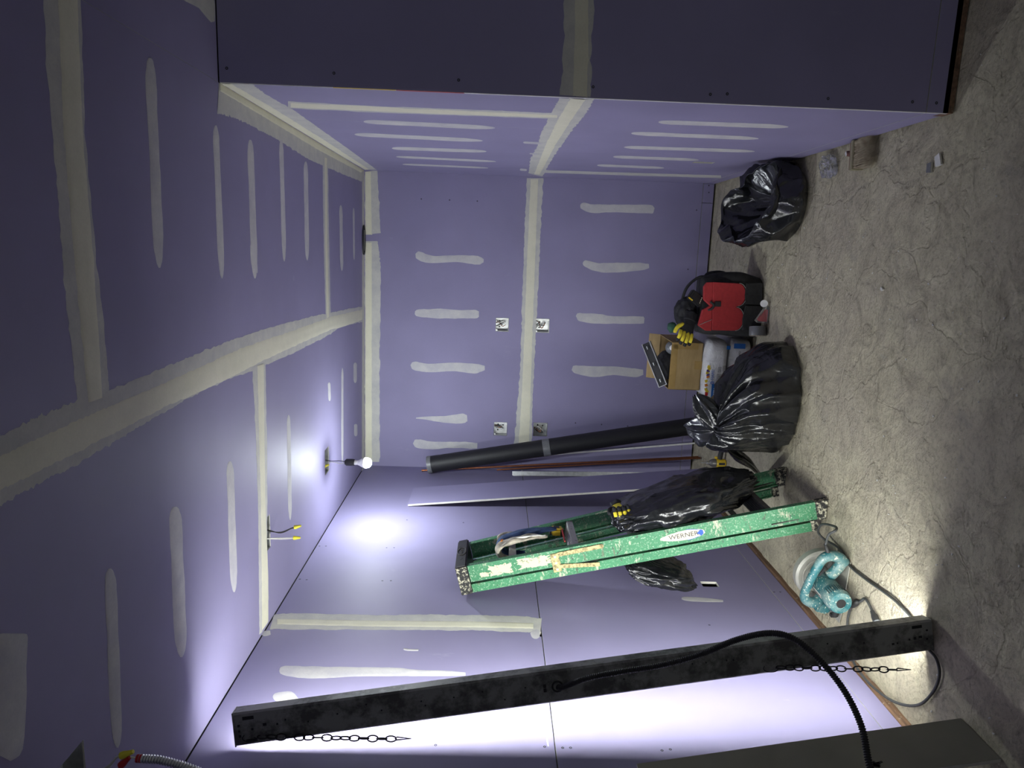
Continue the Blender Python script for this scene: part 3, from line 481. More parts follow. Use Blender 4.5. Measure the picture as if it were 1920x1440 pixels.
# screw heads and small dots: many, a few pixels each
SCREWS = {'wall_front': [(.564,2.48),(.563,2.124),(.558,1.706),(.555,1.25),(.547,.848),(.551,.79),(.55,.441),(.551,.147),(.551,.063)],
 'wall_left': [(3.75,2.489),(3.752,2.454),(3.753,2.077),(3.75,2.118),(3.345,2.489),(3.341,2.454),(3.348,2.079),(3.351,2.037),(4.17,2.056),(4.15,1.709),(2.149,1.714),(2.15,1.345),(2.146,1.284),(2.147,1.257),(2.141,.946),(2.147,.916),(2.983,.534),(3.324,.112-.01),(3.326,.07)],
 'wall_back': [(.337,2.104),(.337,1.903),(.337,1.705),(.333,.125),(-.09,.153),(-.153,.069),(-1.269,.917),(-1.275,.718),(-1.282,.518),(.507,.051),(.459,.047)]}
for wall, pts in SCREWS.items():
    m = MB(); fn = PLANES[wall]
    for a, b in pts:
        n = 10; ring = [fn(a+.0042*math.cos(k*2*math.pi/n), b+.0042*math.sin(k*2*math.pi/n), .0006) for k in range(n)]
        m.add(ring+[fn(a, b, -.0005)], [(k, (k+1) % n, n) for k in range(n)])
        m.add([fn(a+.0042*math.cos(k*2*math.pi/n), b+.0042*math.sin(k*2*math.pi/n), .0006) for k in range(n)]+[fn(a+.0055*math.cos(k*2*math.pi/n), b+.0055*math.sin(k*2*math.pi/n), -.0002) for k in range(n)], [(k, (k+1) % n, n+(k+1) % n, n+k) for k in range(n)])
    o = m.build('screw_heads', MATS['screw_black'], STRUCT[wall]); o['kind'] = 'stuff'
# ------------------------------------------------------------ strip light standing on end against the left wall
PB, PT = Vector((-1.262, 2.245, 0.003)), Vector((-1.556, 2.080, 2.362))
ax = (PT-PB).normalized(); bn = Vector((.17, -.985, 0)); bn = (bn-ax*bn.dot(ax)).normalized()   # back of the housing faces bn
sd = ax.cross(bn).normalized()
if sd.x < 0: sd = -sd
FL = (PT-PB).length; FW = .108; FD = .050
strip = thing('strip_light', 'long grey metal strip light standing on end against the left wall', 'strip light')
frame(strip, PB, ax, bn)          # local x up the fixture, z out of its back
bpy.context.view_layer.update()
sgn = 1 if (strip.matrix_world.to_3x3() @ Vector((0, 1, 0))).dot(sd) > 0 else -1   # local y side that faces the room
m = MB(); t = .0012; w = FW/2
prof = [(-w, -FD), (-w, -.006), (-w+.006, 0), (w-.006, 0), (w, -.006), (w, -FD), (w-t, -FD), (w-t, -.007), (w-.0065, -t), (-w+.0065, -t), (-w+t, -.007), (-w+t, -FD)]
m.prism([(p[0], p[1]) for p in prof], (0.004, 0, 0), (0, 1, 0), (0, 0, 1), (1, 0, 0), FL-.008)
m.build('housing', MATS['dirty_steel'], strip)
for x in (0.002, FL-.002):
    m = MB(); m.box((x, 0, -FD/2), (.004, FW+.002, FD+.002)); m.build('end_cap', MATS['dirty_steel'], strip)
m = MB(); m.box((FL/2, 0, -FD+.004), (FL-.02, FW-.004, .004)); m.build('reflector_tray', MATS['white_plastic'], strip)
m = MB(); rr = .030
m.prism([(rr*math.cos(a), -FD-.001-rr*.55*math.sin(a)) for a in [math.pi*k/10 for k in range(11)]], (.03, 0, 0), (0, 1, 0), (0, 0, 1), (1, 0, 0), FL-.06)
m_emit('led_lens', (0.97, 1.0, 0.97), STRIP_L)
m.build('led_lens', MATS['led_lens'], strip, smooth=True, auto=40)
# knock-outs, slots and nail holes in the back plate
def plate(pts, name='knockout', mat='screw_black'):
    m = MB()
    for x, y, a, b in pts: m.box((x, y*sgn, .0003), (a, b, .0012))
    return m.build(name, MATS[mat], strip)
for x, y, a, b in ((FL-.05, .034, .036, .011), (FL-.055, -.040, .036, .010), (.055, .036, .036, .010)): plate([(x, y, a, b)], 'slot')
plate([(FL-.018, .012, .008, .008), (FL-.018, -.006, .006, .007), (FL-.019, -.022, .008, .008), (FL-.06, -.004, .007, .007), (FL-.10, .006, .012, .009), (FL-.14, .002, .006, .006), (.02, .020, .007, .006), (.022, -.01, .007, .006), (.046, 0, .012, .008), (.066, -.002, .009, .009), (.086, -.004, .006, .006), (.146, -.012, .009, .007), (.13, -.011, .005, .006), (.25, .006, .005, .006), (.33, -.02, .005, .005), (.38, .02, .005, .005)] +
      [(FL*u_, v_, .005, .005) for u_, v_ in ((.93, .012), (.90, -.004), (.86, .008), (.82, .026), (.80, 0), (.745, .012), (.74, -.004), (.70, .01), (.66, .016), (.63, -.02), (.60, .01), (.36, .014), (.34, .012), (.31, .010), (.30, .008), (.46, -.006))], 'punched_holes')['kind'] = 'stuff'
for y in (-.008, .006): plate([(1.365, y, .010, .012)], 'knockout')
m = MB(); m.tube([(1.322+.017*math.cos(a), (.000+.017*math.sin(a)), .002) for a in [2*math.pi*k/20 for k in range(20)]], .003, 8, closed=True); m.build('cable_bushing', MATS['black_plastic'], strip, smooth=True)

# flexible armoured cable out of the back plate, looping forward and down out of view
def corrugated(pts, r, pitch, name, mat, parent, n=10, amp=.16):
    P = smoothline(pts, 24); L = [0]
    for i in range(1, len(P)): L.append(L[-1]+(P[i]-P[i-1]).length)
    out, rad = [], []; s = 0; i = 0; st = pitch/4
    while s < L[-1]:
        while i < len(L)-2 and L[i+1] < s: i += 1
        t = (s-L[i])/max(1e-6, L[i+1]-L[i]); out.append(P[i].lerp(P[i+1], t)); k = int(round(s/st)) % 4
        rad.append(r*(1+amp*(1, 0, -1, 0)[k])); s += st
    m = MB(); m.tube(out, rad, n); return m.build(name, MATS[mat], parent, smooth=True)
W = strip.matrix_world
c0 = W @ Vector((1.322, 0, -.012)); c1 = W @ Vector((1.31, 0, .012))
cable = corrugated([c0, c1, (-1.353, 2.09, 1.226), (-1.322, 2.08, 1.125), (-1.282, 2.06, .995), (-1.226, 2.03, .888), (-1.143, 1.98, .794), (-1.09, 1.93, .72), (-1.075, 1.88, .67), (-1.095, 1.82, .624), (-1.147, 1.75, .575), (-1.21, 1.68, .551), (-1.274, 1.60, .56), (-1.33, 1.5, .56), (-1.40, 1.38, .45), (-1.46, 1.25, .25), (-1.50, 1.1, .012), (-1.52, .8, .010)], .0086, .0062, 'armoured_cable', 'black_rubber', strip)
cable.matrix_parent_inverse = W.inverted(); cable['label'] = 'black ribbed flexible cable'

# chains hooked in the housing
def chain(top, nlinks, seed, label):
    rnd = random.Random(seed); root = thing('hanging_chain', label, 'chain', top, group=None); z = 0.0
    hk = MB(); hk.tube(smoothline([(.004, 0, .012), (-.004, -.006, .016), (-.012, -.008, .004), (-.010, -.010, -.020), (0, -.010, -.032), (.004, -.010, -.022)], 5), .0016, 6); hk.build('hook', MATS['chain_black'], root, smooth=True)
    z = -.030; L_ = .034; ang = .5
    for k in range(nlinks):
        m = MB(); ang += 1.25+rnd.uniform(-.35, .35); hw = .0095
        if k == nlinks-1: path = [(0, 0, z), (hw*.7*math.cos(ang), hw*.7*math.sin(ang), z-.006), (hw*.2*math.cos(ang), hw*.2*math.sin(ang), z-.052), (-hw*.4*math.cos(ang), -hw*.4*math.sin(ang), z-.004)]; m.tube(path, .0021, 6)
        else:
            path = []
            for q_ in range(20):
                a = 2*math.pi*q_/20; path.append((hw*math.cos(a)*math.cos(ang), -.010*0+hw*math.cos(a)*math.sin(ang), z-L_/2+.5*L_*math.sin(a)*1.0))
            m.tube(path, .0023, 8, closed=True)
        m.build('chain_link', MATS['chain_black'], root, smooth=True); z -= L_-.0045
    return root
chain(W @ Vector((FL-.045, -.024*sgn, .004)), 16, 3, 'black chain hanging from the top end of the strip light')
chain(W @ Vector((.60, -.030*sgn, .006)), 15, 8, 'black chain hanging from the lower half of the strip light')

# ------------------------------------------------------------ bare bulb hanging from the ceiling box
BP = Vector((-1.249, 4.030, 2.284))
bulb = thing('pendant_bulb', 'bare glowing bulb in a black socket hanging by wires from the ceiling', 'light bulb', (BP.x, BP.y, H))
m = MB(); m.lathe([(.0005, -.262), (.012, -.260), (.022, -.254), (.0285, -.244), (.0305, -.232), (.0300, -.222), (.0005, -.2225)], 24)
m_emit('bulb_glow', (0.90, 0.98, 1.0), BULB_L); m.build('globe', MATS['bulb_glow'], bulb, smooth=True)
m = MB(); m.lathe([(.0005, -.2215), (.0302, -.2215), (.026, -.206), (.017, -.190), (.0135, -.182), (.0005, -.182)], 24); m.build('bulb_housing', MATS['white_plastic'], bulb, smooth=True)
m = MB(); m.lathe([(.0005, -.184), (.0135, -.184), (.0135, -.160), (.0005, -.160)], 20); m.build('bulb_collar', MATS['white_plastic'], bulb, smooth=True, auto=40)
m = MB(); m.lathe([(.0005, -.162), (.019, -.162), (.021, -.150), (.020, -.115), (.012, -.106), (.0005, -.105)], 20); m.build('lamp_socket', MATS['black_rubber'], bulb, smooth=True, auto=40)
m = MB(); m.tube(smoothline([(.004, 0, -.107), (.006, .004, -.07), (.002, .010, -.03), (.004, .02, .012)], 6), .0022, 6); m.build('wire', MATS['black_rubber'], bulb, smooth=True)
m = MB(); m.tube(smoothline([(-.004, 0, -.107), (-.008, -.002, -.08), (-.004, .008, -.035), (-.012, .02, .012)], 6), .0022, 6); m.build('wire', MATS['bare_wire_white'], bulb, smooth=True)
# ------------------------------------------------------------ more materials for the loose things
plain('aluminium', (0.66, 0.67, 0.66), 0.35, 1.0, var=.1, scale=60)
m_crust('spattered_black', (0.02, 0.02, 0.02), (0.60, 0.57, 0.42), .50, .60, 55)
m_crust('spattered_alu', (0.55, 0.55, 0.53), (0.10, 0.09, 0.08), .60, .66, 70)
m_crust('spattered_brass', (0.16, 0.13, 0.06), (0.60, 0.50, 0.24), .38, .56, 80)
m_crust('peeling_label', (0.14, 0.19, 0.10), (0.66, 0.61, 0.42), .36, .44, 45)
plain('dusty_tread', (0.085, 0.080, 0.075), .7, var=.3, scale=40)
plain('blue_cloth', (0.045, 0.085, 0.19), .9, var=.35, scale=25, bmp=.004, bscale=40)
plain('beige_leather', (0.40, 0.36, 0.29), .85, var=.35, scale=30, bmp=.004, bscale=50)
plain('yellow_cloth', (0.75, 0.62, 0.04), .75, var=.15, scale=25, bmp=.003, bscale=60)
plain('black_cloth', (0.014, 0.014, 0.017), .8, var=.3, scale=30, bmp=.004, bscale=70)
plain('print_dark', (0.05, 0.045, 0.045), .6); plain('print_blue', (0.02, 0.10, 0.45), .5); plain('label_cream', (0.74, 0.68, 0.50), .6, var=.1)
plain('orange_tag', (0.65, 0.22, 0.04), .6)

# ------------------------------------------------------------ green step ladder, folded, leaning on the left wall
LO = Vector((-1.073, 3.345, 0)); zl = Vector((-.246, 0, .969)).normalized(); xl = Vector((zl.z, 0, -zl.x))
lad = thing('step_ladder', 'paint-spattered green fibreglass step ladder folded and leaning on the left wall', 'ladder', LO)
lad.matrix_world = Matrix(((xl.x, 0, zl.x, LO.x), (xl.y, 1, zl.y, LO.y), (xl.z, 0, zl.z, LO.z), (0, 0, 0, 1)))
LT = 1.705
hw = lambda z: .255-.110*min(1, z/LT)          # half width of the front frame
def channel(m, x0, x1, z0, z1, side, flange=.028, th=.004, inset=0.0):
    """C rail with its web outwards, flanges turned inwards; side -1 near, +1 far"""
    prof = [(x0, 0), (x1, 0), (x1, -flange), (x1+th*(1 if x1 < x0 else -1), -flange), (x1+th*(1 if x1 < x0 else -1), -th), (x0-th*(1 if x1 < x0 else -1), -th), (x0-th*(1 if x1 < x0 else -1), -flange), (x0, -flange)]
    vs = []
    for z in (z0, z1):
        for x, d in prof: vs.append((x, side*(hw(z)-inset+d), z))
    n = len(prof); fs = [tuple(range(n)), tuple(range(2*n-1, n-1, -1))]+[(i, (i+1) % n, n+(i+1) % n, n+i) for i in range(n)]
    m.add(vs, fs)
for s_ in (-1, 1):
    m = MB(); channel(m, 0, -.084, .045, LT, s_); m.build('front_rail', MATS['green_fiberglass'], lad)
    m = MB(); channel(m, -.097, -.140, .075, LT+.01, s_, .022, .004, .004); m.build('rear_rail', MATS['green_fiberglass'], lad)
    # rubber shoes cut level with the floor
    m = MB(); y = s_*(hw(.03)+.003); y2 = s_*(hw(.03)-.034); k = .2539
    P = [(.002, .002), (.002, .062), (-.088, .062), (-.088, .0245)]
    m.add([(a, y, b) for a, b in P]+[(a, y2, b) for a, b in P], [(0, 1, 2, 3), (7, 6, 5, 4), (0, 4, 5, 1), (1, 5, 6, 2), (2, 6, 7, 3), (3, 7, 4, 0)])
    m.build('foot', MATS['spattered_black'], lad)
    m = MB(); y = s_*(hw(.06)-.002); y2 = s_*(hw(.06)-.032); P = [(-.088, .062), (-.088, .092), (-.140, .092), (-.140, .062)]
    m.add([(a, y, b) for a, b in P]+[(a, y2, b) for a, b in P], [(0, 1, 2, 3), (7, 6, 5, 4), (0, 4, 5, 1), (1, 5, 6, 2), (2, 6, 7, 3), (3, 7, 4, 0)])
    m.build('rear_foot', MATS['spattered_black'], lad)
ct, st_ = math.cos(.30), math.sin(.30)
for i, z in enumerate((.285, .590, .895, 1.20, 1.505)):
    w2 = hw(z)-.004; R = Matrix.Rotation(.28, 3, 'Y'); mt = 'spattered_alu' if i >= 3 else 'dusty_tread'
    m = MB(); m.box((-.042, 0, z), (.080, 2*w2, .003), R)
    for k in range(7): m.box(Vector((-.042, 0, z))+R @ Vector((-.033+.011*k, 0, .0022)), (.004, 2*w2, .0022), R)
    m.box(Vector((-.042, 0, z))+R @ Vector((.0395, 0, -.014)), (.003, 2*w2, .030), R); m.box(Vector((-.042, 0, z))+R @ Vector((-.0395, 0, -.010)), (.003, 2*w2, .022), R)
    o = m.build('step', MATS[mt], lad)
    if i == 0:
        for s_ in (-1, 1): m = MB(); m.bar((-.03, s_*(w2-.11), z-.01), (-.045, s_*(w2+.006), z-.13), .022, .003, (1, 0, 0)); m.build('step_brace', MATS['dusty_tread'], lad)
# curved knee braces between the bottom step and each rail
for s_ in (-1, 1):
    m = MB(); pts = [(0, 0), (0, .20), (.115, .20), (.060, .165), (.030, .11), (.014, .05)]
    m.prism([(p[0], p[1]) for p in pts], (-.07, s_*(hw(.08)-.004), .07), (0, -s_, 0), (0, 0, 1), (1, 0, 0), .004); m.build('corner_brace', MATS['dusty_tread'], lad)
for z in (.36, .78, 1.2): m = MB(); m.bar((-.113, -(hw(z)-.006), z), (-.113, hw(z)-.006, z), .004, .030, (0, 0, 1)); m.build('rear_brace', MATS['spattered_alu'], lad)
# top cap
m = MB(); m.box((-.062, 0, LT+.030), (.150, 2*hw(LT)+.030, .056), bevel=.006); cap = m.build('top_cap', MATS['black_plastic'], lad)
m = MB(); m.box((-.064, -hw(LT)-.0145, LT+.030), (.140, .004, .052), bevel=.0015); m.build('spattered_end', MATS['spattered_black'], cap)
m = MB(); m.tube([(.0145, .010+.044*math.cos(a), LT+.030+.021*math.sin(a)) for a in [2*math.pi*k/28 for k in range(28)]], .0016, 6, closed=True); m.build('oval_badge', MATS['dusty_tread'], cap, smooth=True)
text_mesh('WERNER', .019, MATS['dusty_tread'], cap, (.0135, .010, LT+.030), (0, 1, 0), (0, 0, 1), .0008, 'moulded_lettering')
for y_, z_, a_, b_ in ((-.075, .030, .014, .010), (.072, .042, .016, .006)): m = MB(); m.box((.0135, y_, LT+z_), (.0012, a_, b_)); m.build('tool_slot', MATS['screw_black'], cap)
# folded spreader on the near side
yo = lambda z: -(hw(z)+.0045)
m = MB(); m.box((-.062, yo(1.28), 1.285), (.094, .005, .040), bevel=.002)
sp_ = m.build('spreader_plate', MATS['spattered_brass'], lad)
m = MB(); m.bar((-.022, yo(1.27)-.002, 1.27), (-.020, yo(1.06)-.002, 1.06), .003, .021, (1, 0, 0)); m.cyl((-.020, yo(1.06)-.0005, 1.06), (-.020, yo(1.06)-.0035, 1.06), .0105, 16); m.build('spreader_arm', MATS['spattered_brass'], sp_)
m = MB(); m.bar((-.082, yo(1.27)-.002, 1.27), (-.108, yo(1.085)-.002, 1.085), .003, .020, (1, 0, 0)); m.build('spreader_arm', MATS['spattered_brass'], sp_)
m = MB()
for a, b in ((-.030, 1.285), (-.062, 1.285), (-.094, 1.285)): m.cyl((a, yo(1.28)-.002, b), (a, yo(1.28)-.0055, b), .006, 12)
m.build('rivet', MATS['spattered_alu'], sp_, smooth=True, auto=30)
# torn paper labels on the near rail
def label_patch(z0, z1, x0, x1, seed, mat='peeling_label', name='torn_label', jag=.010, n=26, oval=False):
    rnd = random.Random(seed); poly = []
    for k in range(n*2):
        a = 2*math.pi*k/(2*n); ca, sa = math.cos(a), math.sin(a)
        if oval: u, v = ca, sa*(1-.25*ca)
        else: e = max(abs(ca), abs(sa)); u, v = ca/e, sa/e
        j = 1-(rnd.random()**2)*jag*(34 if not oval else 6)
        poly.append(((z0+z1)/2+(z1-z0)/2*u*j, (x0+x1)/2+(x1-x0)/2*v*j))
    m = MB(); n2 = len(poly); vs = [(x, -(hw(z)+.0006), z) for z, x in poly]; m.add(vs+[((x0+x1)/2, -(hw((z0+z1)/2)+.0008), (z0+z1)/2)], [(k, (k+1) % n2, n2) for k in range(n2)])
    return m.build(name, MATS[mat], lad)
zt = lambda px: (1553-px)/(1553-866)*LT
label_patch(zt(951), zt(902), -.016, -.074, 2); label_patch(zt(1031), zt(960), -.012, -.068, 5); label_patch(zt(904), zt(886), -.070, -.045, 7)
lb = label_patch(zt(1322), zt(1236), -.020, -.068, 9, 'label_cream', 'maker_label', oval=True)
text_mesh('WERNER', .031, MATS['print_dark'], lb, (-.044, -(hw(zt(1281))+.0016), zt(1281)), (0, -.0645, -1), (1, 0, 0), .0002, 'lettering', squash=1.12)
m = MB(); zc = zt(1314); m.add([(-.044, -(hw(zc)+.0013), zc+.020), (-.028, -(hw(zc)+.0013), zc), (-.044, -(hw(zc)+.0013), zc-.022), (-.060, -(hw(zc)+.0013), zc)], [(0, 1, 2, 3)]); m.build('blue_lozenge', MATS['print_blue'], lb)
for a0, a1, rr in ((.5, 1.35, 1.0), (-1.35, -.4, 1.0)):
    m = MB()
    pts = [(-.044+.027*rr*math.sin(a0+(a1-a0)*k/12), zt(1279)+.095*rr*-math.cos(a0+(a1-a0)*k/12)) for k in range(13)]
    for k in range(12): m.bar((pts[k][0], -(hw(pts[k][1])+.0012), pts[k][1]), (pts[k+1][0], -(hw(pts[k+1][1])+.0012), pts[k+1][1]), .0004, .0022, (1, 0, 0))
    m.build('blue_outline', MATS['print_blue'], lb)
bpy.context.view_layer.update()
LW = lad.matrix_world.copy()
# ------------------------------------------------------------ crumpled plastic
def ridged(p, oct_=4, s=1.0):
    v, a, t = 0, .5, 0
    for k in range(oct_):
        v += a*(1-2*abs(noise.noise(p*s))); t += a; s *= 2.05; a *= .5
    return v/t
def blob(name, C, ax, seed, mat, label=None, cat=None, amp=.25, e=.75, nu=70, nv=110, zmin=None, parent=None, fs=1.1, oct_=3):
    """crumpled closed sack: superellipsoid on three axis vectors, folded by ridged noise"""
    A, B, Cc = [Vector(a) for a in ax]; C = Vector(C); off = Vector((seed*3.1, seed*1.7, seed*.9)); m = MB()
    pw = lambda t: math.copysign(abs(t)**e, t)
    def f(i, j):
        u = -math.pi/2+math.pi*(i/(nu-1)); v = 2*math.pi*j/nv; i_ = max(.02, math.cos(u))
        d = Vector((pw(math.cos(u))*pw(math.cos(v)), pw(math.cos(u))*pw(math.sin(v)), pw(math.sin(u))))
        w = Vector((noise.noise(d*1.5+off), noise.noise(d*1.5+off+Vector((9, 0, 0))), noise.noise(d*1.5+off+Vector((0, 9, 0)))))
        k = 1+amp*(ridged(d*1.0+w*.6+off, oct_, fs)-.35)
        p = C+A*(d.x*k)+B*(d.y*k)+Cc*(d.z*k)
        if zmin is not None and p.z < zmin: p.z = zmin+.1*(zmin-p.z)*0
        return p
    m.grid(f, nu, nv, wrap=True)
    o = m.build(name, MATS[mat], parent, smooth=True)
    if label: tag(o, label, cat)
    return o
# tied sack: skin gathered at a knot, spreading to a loose footprint on the floor
K = Vector((-.885, 3.615, .372))
tied = thing('tied_trash_bag', 'full black plastic rubbish bag with its neck tied in a knot', 'trash bag', (-.74, 3.70, 0))
def foot(th):   # footprint outline around the bag
    cx_, cy_ = -.715, 3.715; return Vector((cx_+.262*math.cos(th)*(1+.05*math.cos(2*th)), cy_+.235*math.sin(th), 0))
m = MB(); nu, nv = 90, 240; off = Vector((4.2, 1.1, 0))
def tb(i, j):
    t = i/(nu-1); th = 2*math.pi*j/nv; P = foot(th)
    d = Vector((math.cos(th), math.sin(th), 0))
    if t < .93: tt = t/.93; h = math.sin(tt*math.pi/2)**.95; v = math.cos(tt*math.pi/2)**.80
    else: tt = (t-.93)/.07; h = 1-.75*tt; v = 0
    p = Vector((K.x+(P.x-K.x)*h, K.y+(P.y-K.y)*h, K.z*v))
    if t < .93:
        # shoulders sag away from the knot, fuller to the left and back
        p.z += .055*math.sin(math.pi*min(1, tt*1.05))*(.2+.8*math.cos(th-3.0)); p += d*.035*math.sin(math.pi*tt)*(.5+.5*math.cos(th-3.6))
        g = (1-tt)**.6
        fold = (abs(math.sin(th*5.5+1.3*math.sin(th*2+.4)))-.55)*.055*math.sin(math.pi*min(1, tt*1.4+.05))*g
        fold += (abs(math.sin(th*13+2*math.sin(th*3)))-.6)*.018*g*min(1, tt*6)
        fold += .050*(ridged(Vector((d.x*1.2, d.y*1.2, tt*1.1))+off, 2, 1.5)-.3)*min(1, tt*3)
        nn = (d*h+Vector((0, 0, 1))*v).normalized(); p += nn*fold
        p.z = max(p.z, .003)
    else: p.z = .002
    return p
m.grid(tb, nu, nv, wrap=True); m.build('sack', MATS['black_bag_plastic'], tied, smooth=True).matrix_parent_inverse = Matrix.Translation((.74, -3.70, 0))
def fan(K, dirv, side, length, w0, w1, seed, pleats=9, n=30, mm=140, lift=.0):
    """gathered neck of the bag opening out above the knot"""
    dirv = Vector(dirv).normalized(); S = Vector(side).normalized(); T = dirv.cross(S).normalized(); m = MB()
    def f(i, j):
        s = i/(n-1); a = 2*math.pi*j/mm; r = w0+(w1-w0)*math.sin(math.pi*min(1, s*1.0)**.8)**.7*(1 if s < .6 else 1)*(1-.25*s); L = length*(1+.16*noise.noise(Vector((math.cos(a)*1.3, math.sin(a)*1.3, seed))))
        pl = 1+.20*s**.5*(1-2*abs(math.sin(a*pleats*.5+seed+1.2*s)))+.30*noise.noise(Vector((math.cos(a)*2, math.sin(a)*2, seed+s*2.0)))
        curl = -.25*length*s*s*s
        return K+dirv*(L*s+curl*0)+(S*math.cos(a)*r*1.25+T*math.sin(a)*r*.55)*pl+Vector((0, 0, lift*s*s))
    m.grid(f, n, mm, wrap=True); return m
fan(K+Vector((.0, .0, -.01)), (.80, .30, .56), (.6, -.2, -.75), .215, .014, .050, 1.0, 7).build('neck_ruffle', MATS['black_bag_plastic'], tied, smooth=True).matrix_parent_inverse = Matrix.Translation((.74, -3.70, 0))
fan(K+Vector((-.01, .01, -.01)), (-.10, .70, .55), (.85, .1, -.1), .20, .014, .078, 3.0, 8).build('neck_ruffle', MATS['black_bag_plastic'], tied, smooth=True).matrix_parent_inverse = Matrix.Translation((.74, -3.70, 0))
m = MB(); m.tube([K+Vector((.020*math.cos(a), .014*math.sin(a)-.012, .016*math.sin(a+.6))) for a in [2*math.pi*k/24 for k in range(24)]], .0095, 8, closed=True); m.build('knot', MATS['black_bag_plastic'], tied, smooth=True).matrix_parent_inverse = Matrix.Translation((.74, -3.70, 0))
# loose tail of the tie
m = MB(); C = smoothline([(-.955, 3.600, .335), (-1.010, 3.625, .285), (-1.055, 3.665, .200), (-1.115, 3.735, .115), (-1.185, 3.815, .045), (-1.215, 3.85, .012)], 8); Wd = [.035+.085*math.sin(math.pi*k/(len(C)-1))**.8 for k in range(len(C))]
def tl(i, j):
    s = (j/14-.5); w = Wd[i]; c = C[i]; side = Vector((.62, -.25, .45)).normalized()
    return c+side*s*w*1.1+Vector((.3, -.7, .35))*(.018*math.cos(s*9+i*.12)+.012*noise.noise(Vector((i*.2, j*.6, 3))))
m.grid(tl, len(C), 15); o = m.build('loose_tail', MATS['black_bag_plastic'], tied, smooth=True); o.matrix_parent_inverse = Matrix.Translation((.74, -3.70, 0))
md = o.modifiers.new('thick', 'SOLIDIFY'); md.thickness = .006

# open sack beside the right wall
opn = thing('open_trash_bag', 'open black plastic rubbish bag slumped against the right wall', 'trash bag', (.30, 3.86, 0))
IV = Matrix.Translation((-.30, -3.86, 0))
m = MB(); nu, nv = 100, 220
def ob(i, j):
    t = i/(nu-1); th = 2*math.pi*j/nv; c, s = math.cos(th), math.sin(th); off = Vector((7.7, 2.2, 5))
    rim_h = .225+.090*math.cos(th-2.35)+.040*noise.noise(Vector((c*1.6, s*1.6, 3)))      # higher towards back and left
    rx, ry = .205, .225
    if t < .06: k = t/.06; h, z = .86*k, 0
    elif t < .55:
        k = (t-.06)/.49; h = .86+.15*math.sin(k*math.pi*.60)-.08*k*k; z = rim_h*k
    elif t < .60: k = (t-.55)/.05; h = .90-.05*k; z = rim_h+.010*math.sin(k*math.pi)
    else: k = (t-.60)/.40; h = .85*(1-k**1.3); z = rim_h-(rim_h-.06)*min(1, k*1.25)**.8
    p = Vector((.298+rx*c*h, 3.865+ry*s*h, z))
    if t > .06:
        q_ = Vector((c*.9, s*.9, z*3.2+(3 if t > .60 else 0)))
        f = .062*(ridged(q_+off, 2, 1.15)-.35)*min(1, (t-.06)*12)*(1 if t < .6 else 1.3*(1-.8*(t-.6)/.4))
        f += .010*(abs(math.sin(th*6+z*14+1.5*math.sin(th*2)))-.6)*min(1, (t-.06)*6)*(1-max(0, t-.6)*2)
        p += Vector((c, s, .2 if t < .6 else .3))*f
    p.x = min(p.x, XR-.006); p.z = max(p.z, .002)
    return p
m.grid(ob, nu, nv, wrap=True); o = m.build('sack', MATS['black_bag_plastic'], opn, smooth=True); o.matrix_parent_inverse = IV

# bags stuffed in and behind the ladder
def lp(x, y, z): return LW @ Vector((x, y, z))
hang = blob('hanging_bag', lp(.032, .030, .595), (xl*.088, Vector((0, .195, -.02)), zl*.335+Vector((0, -.06, 0))), 3, 'black_bag_plastic', 'black plastic bag stuffed through the rungs of the green ladder', 'plastic bag', .30, .80)
blob('wall_bag', (-1.535, 3.30, .70), (Vector((.050, 0, .02)), Vector((0, .135, .0)), Vector((.035, -.03, .165))), 11, 'black_bag_plastic', 'crumpled black bag wedged between the green ladder and the wall', 'plastic bag', .25, .65)
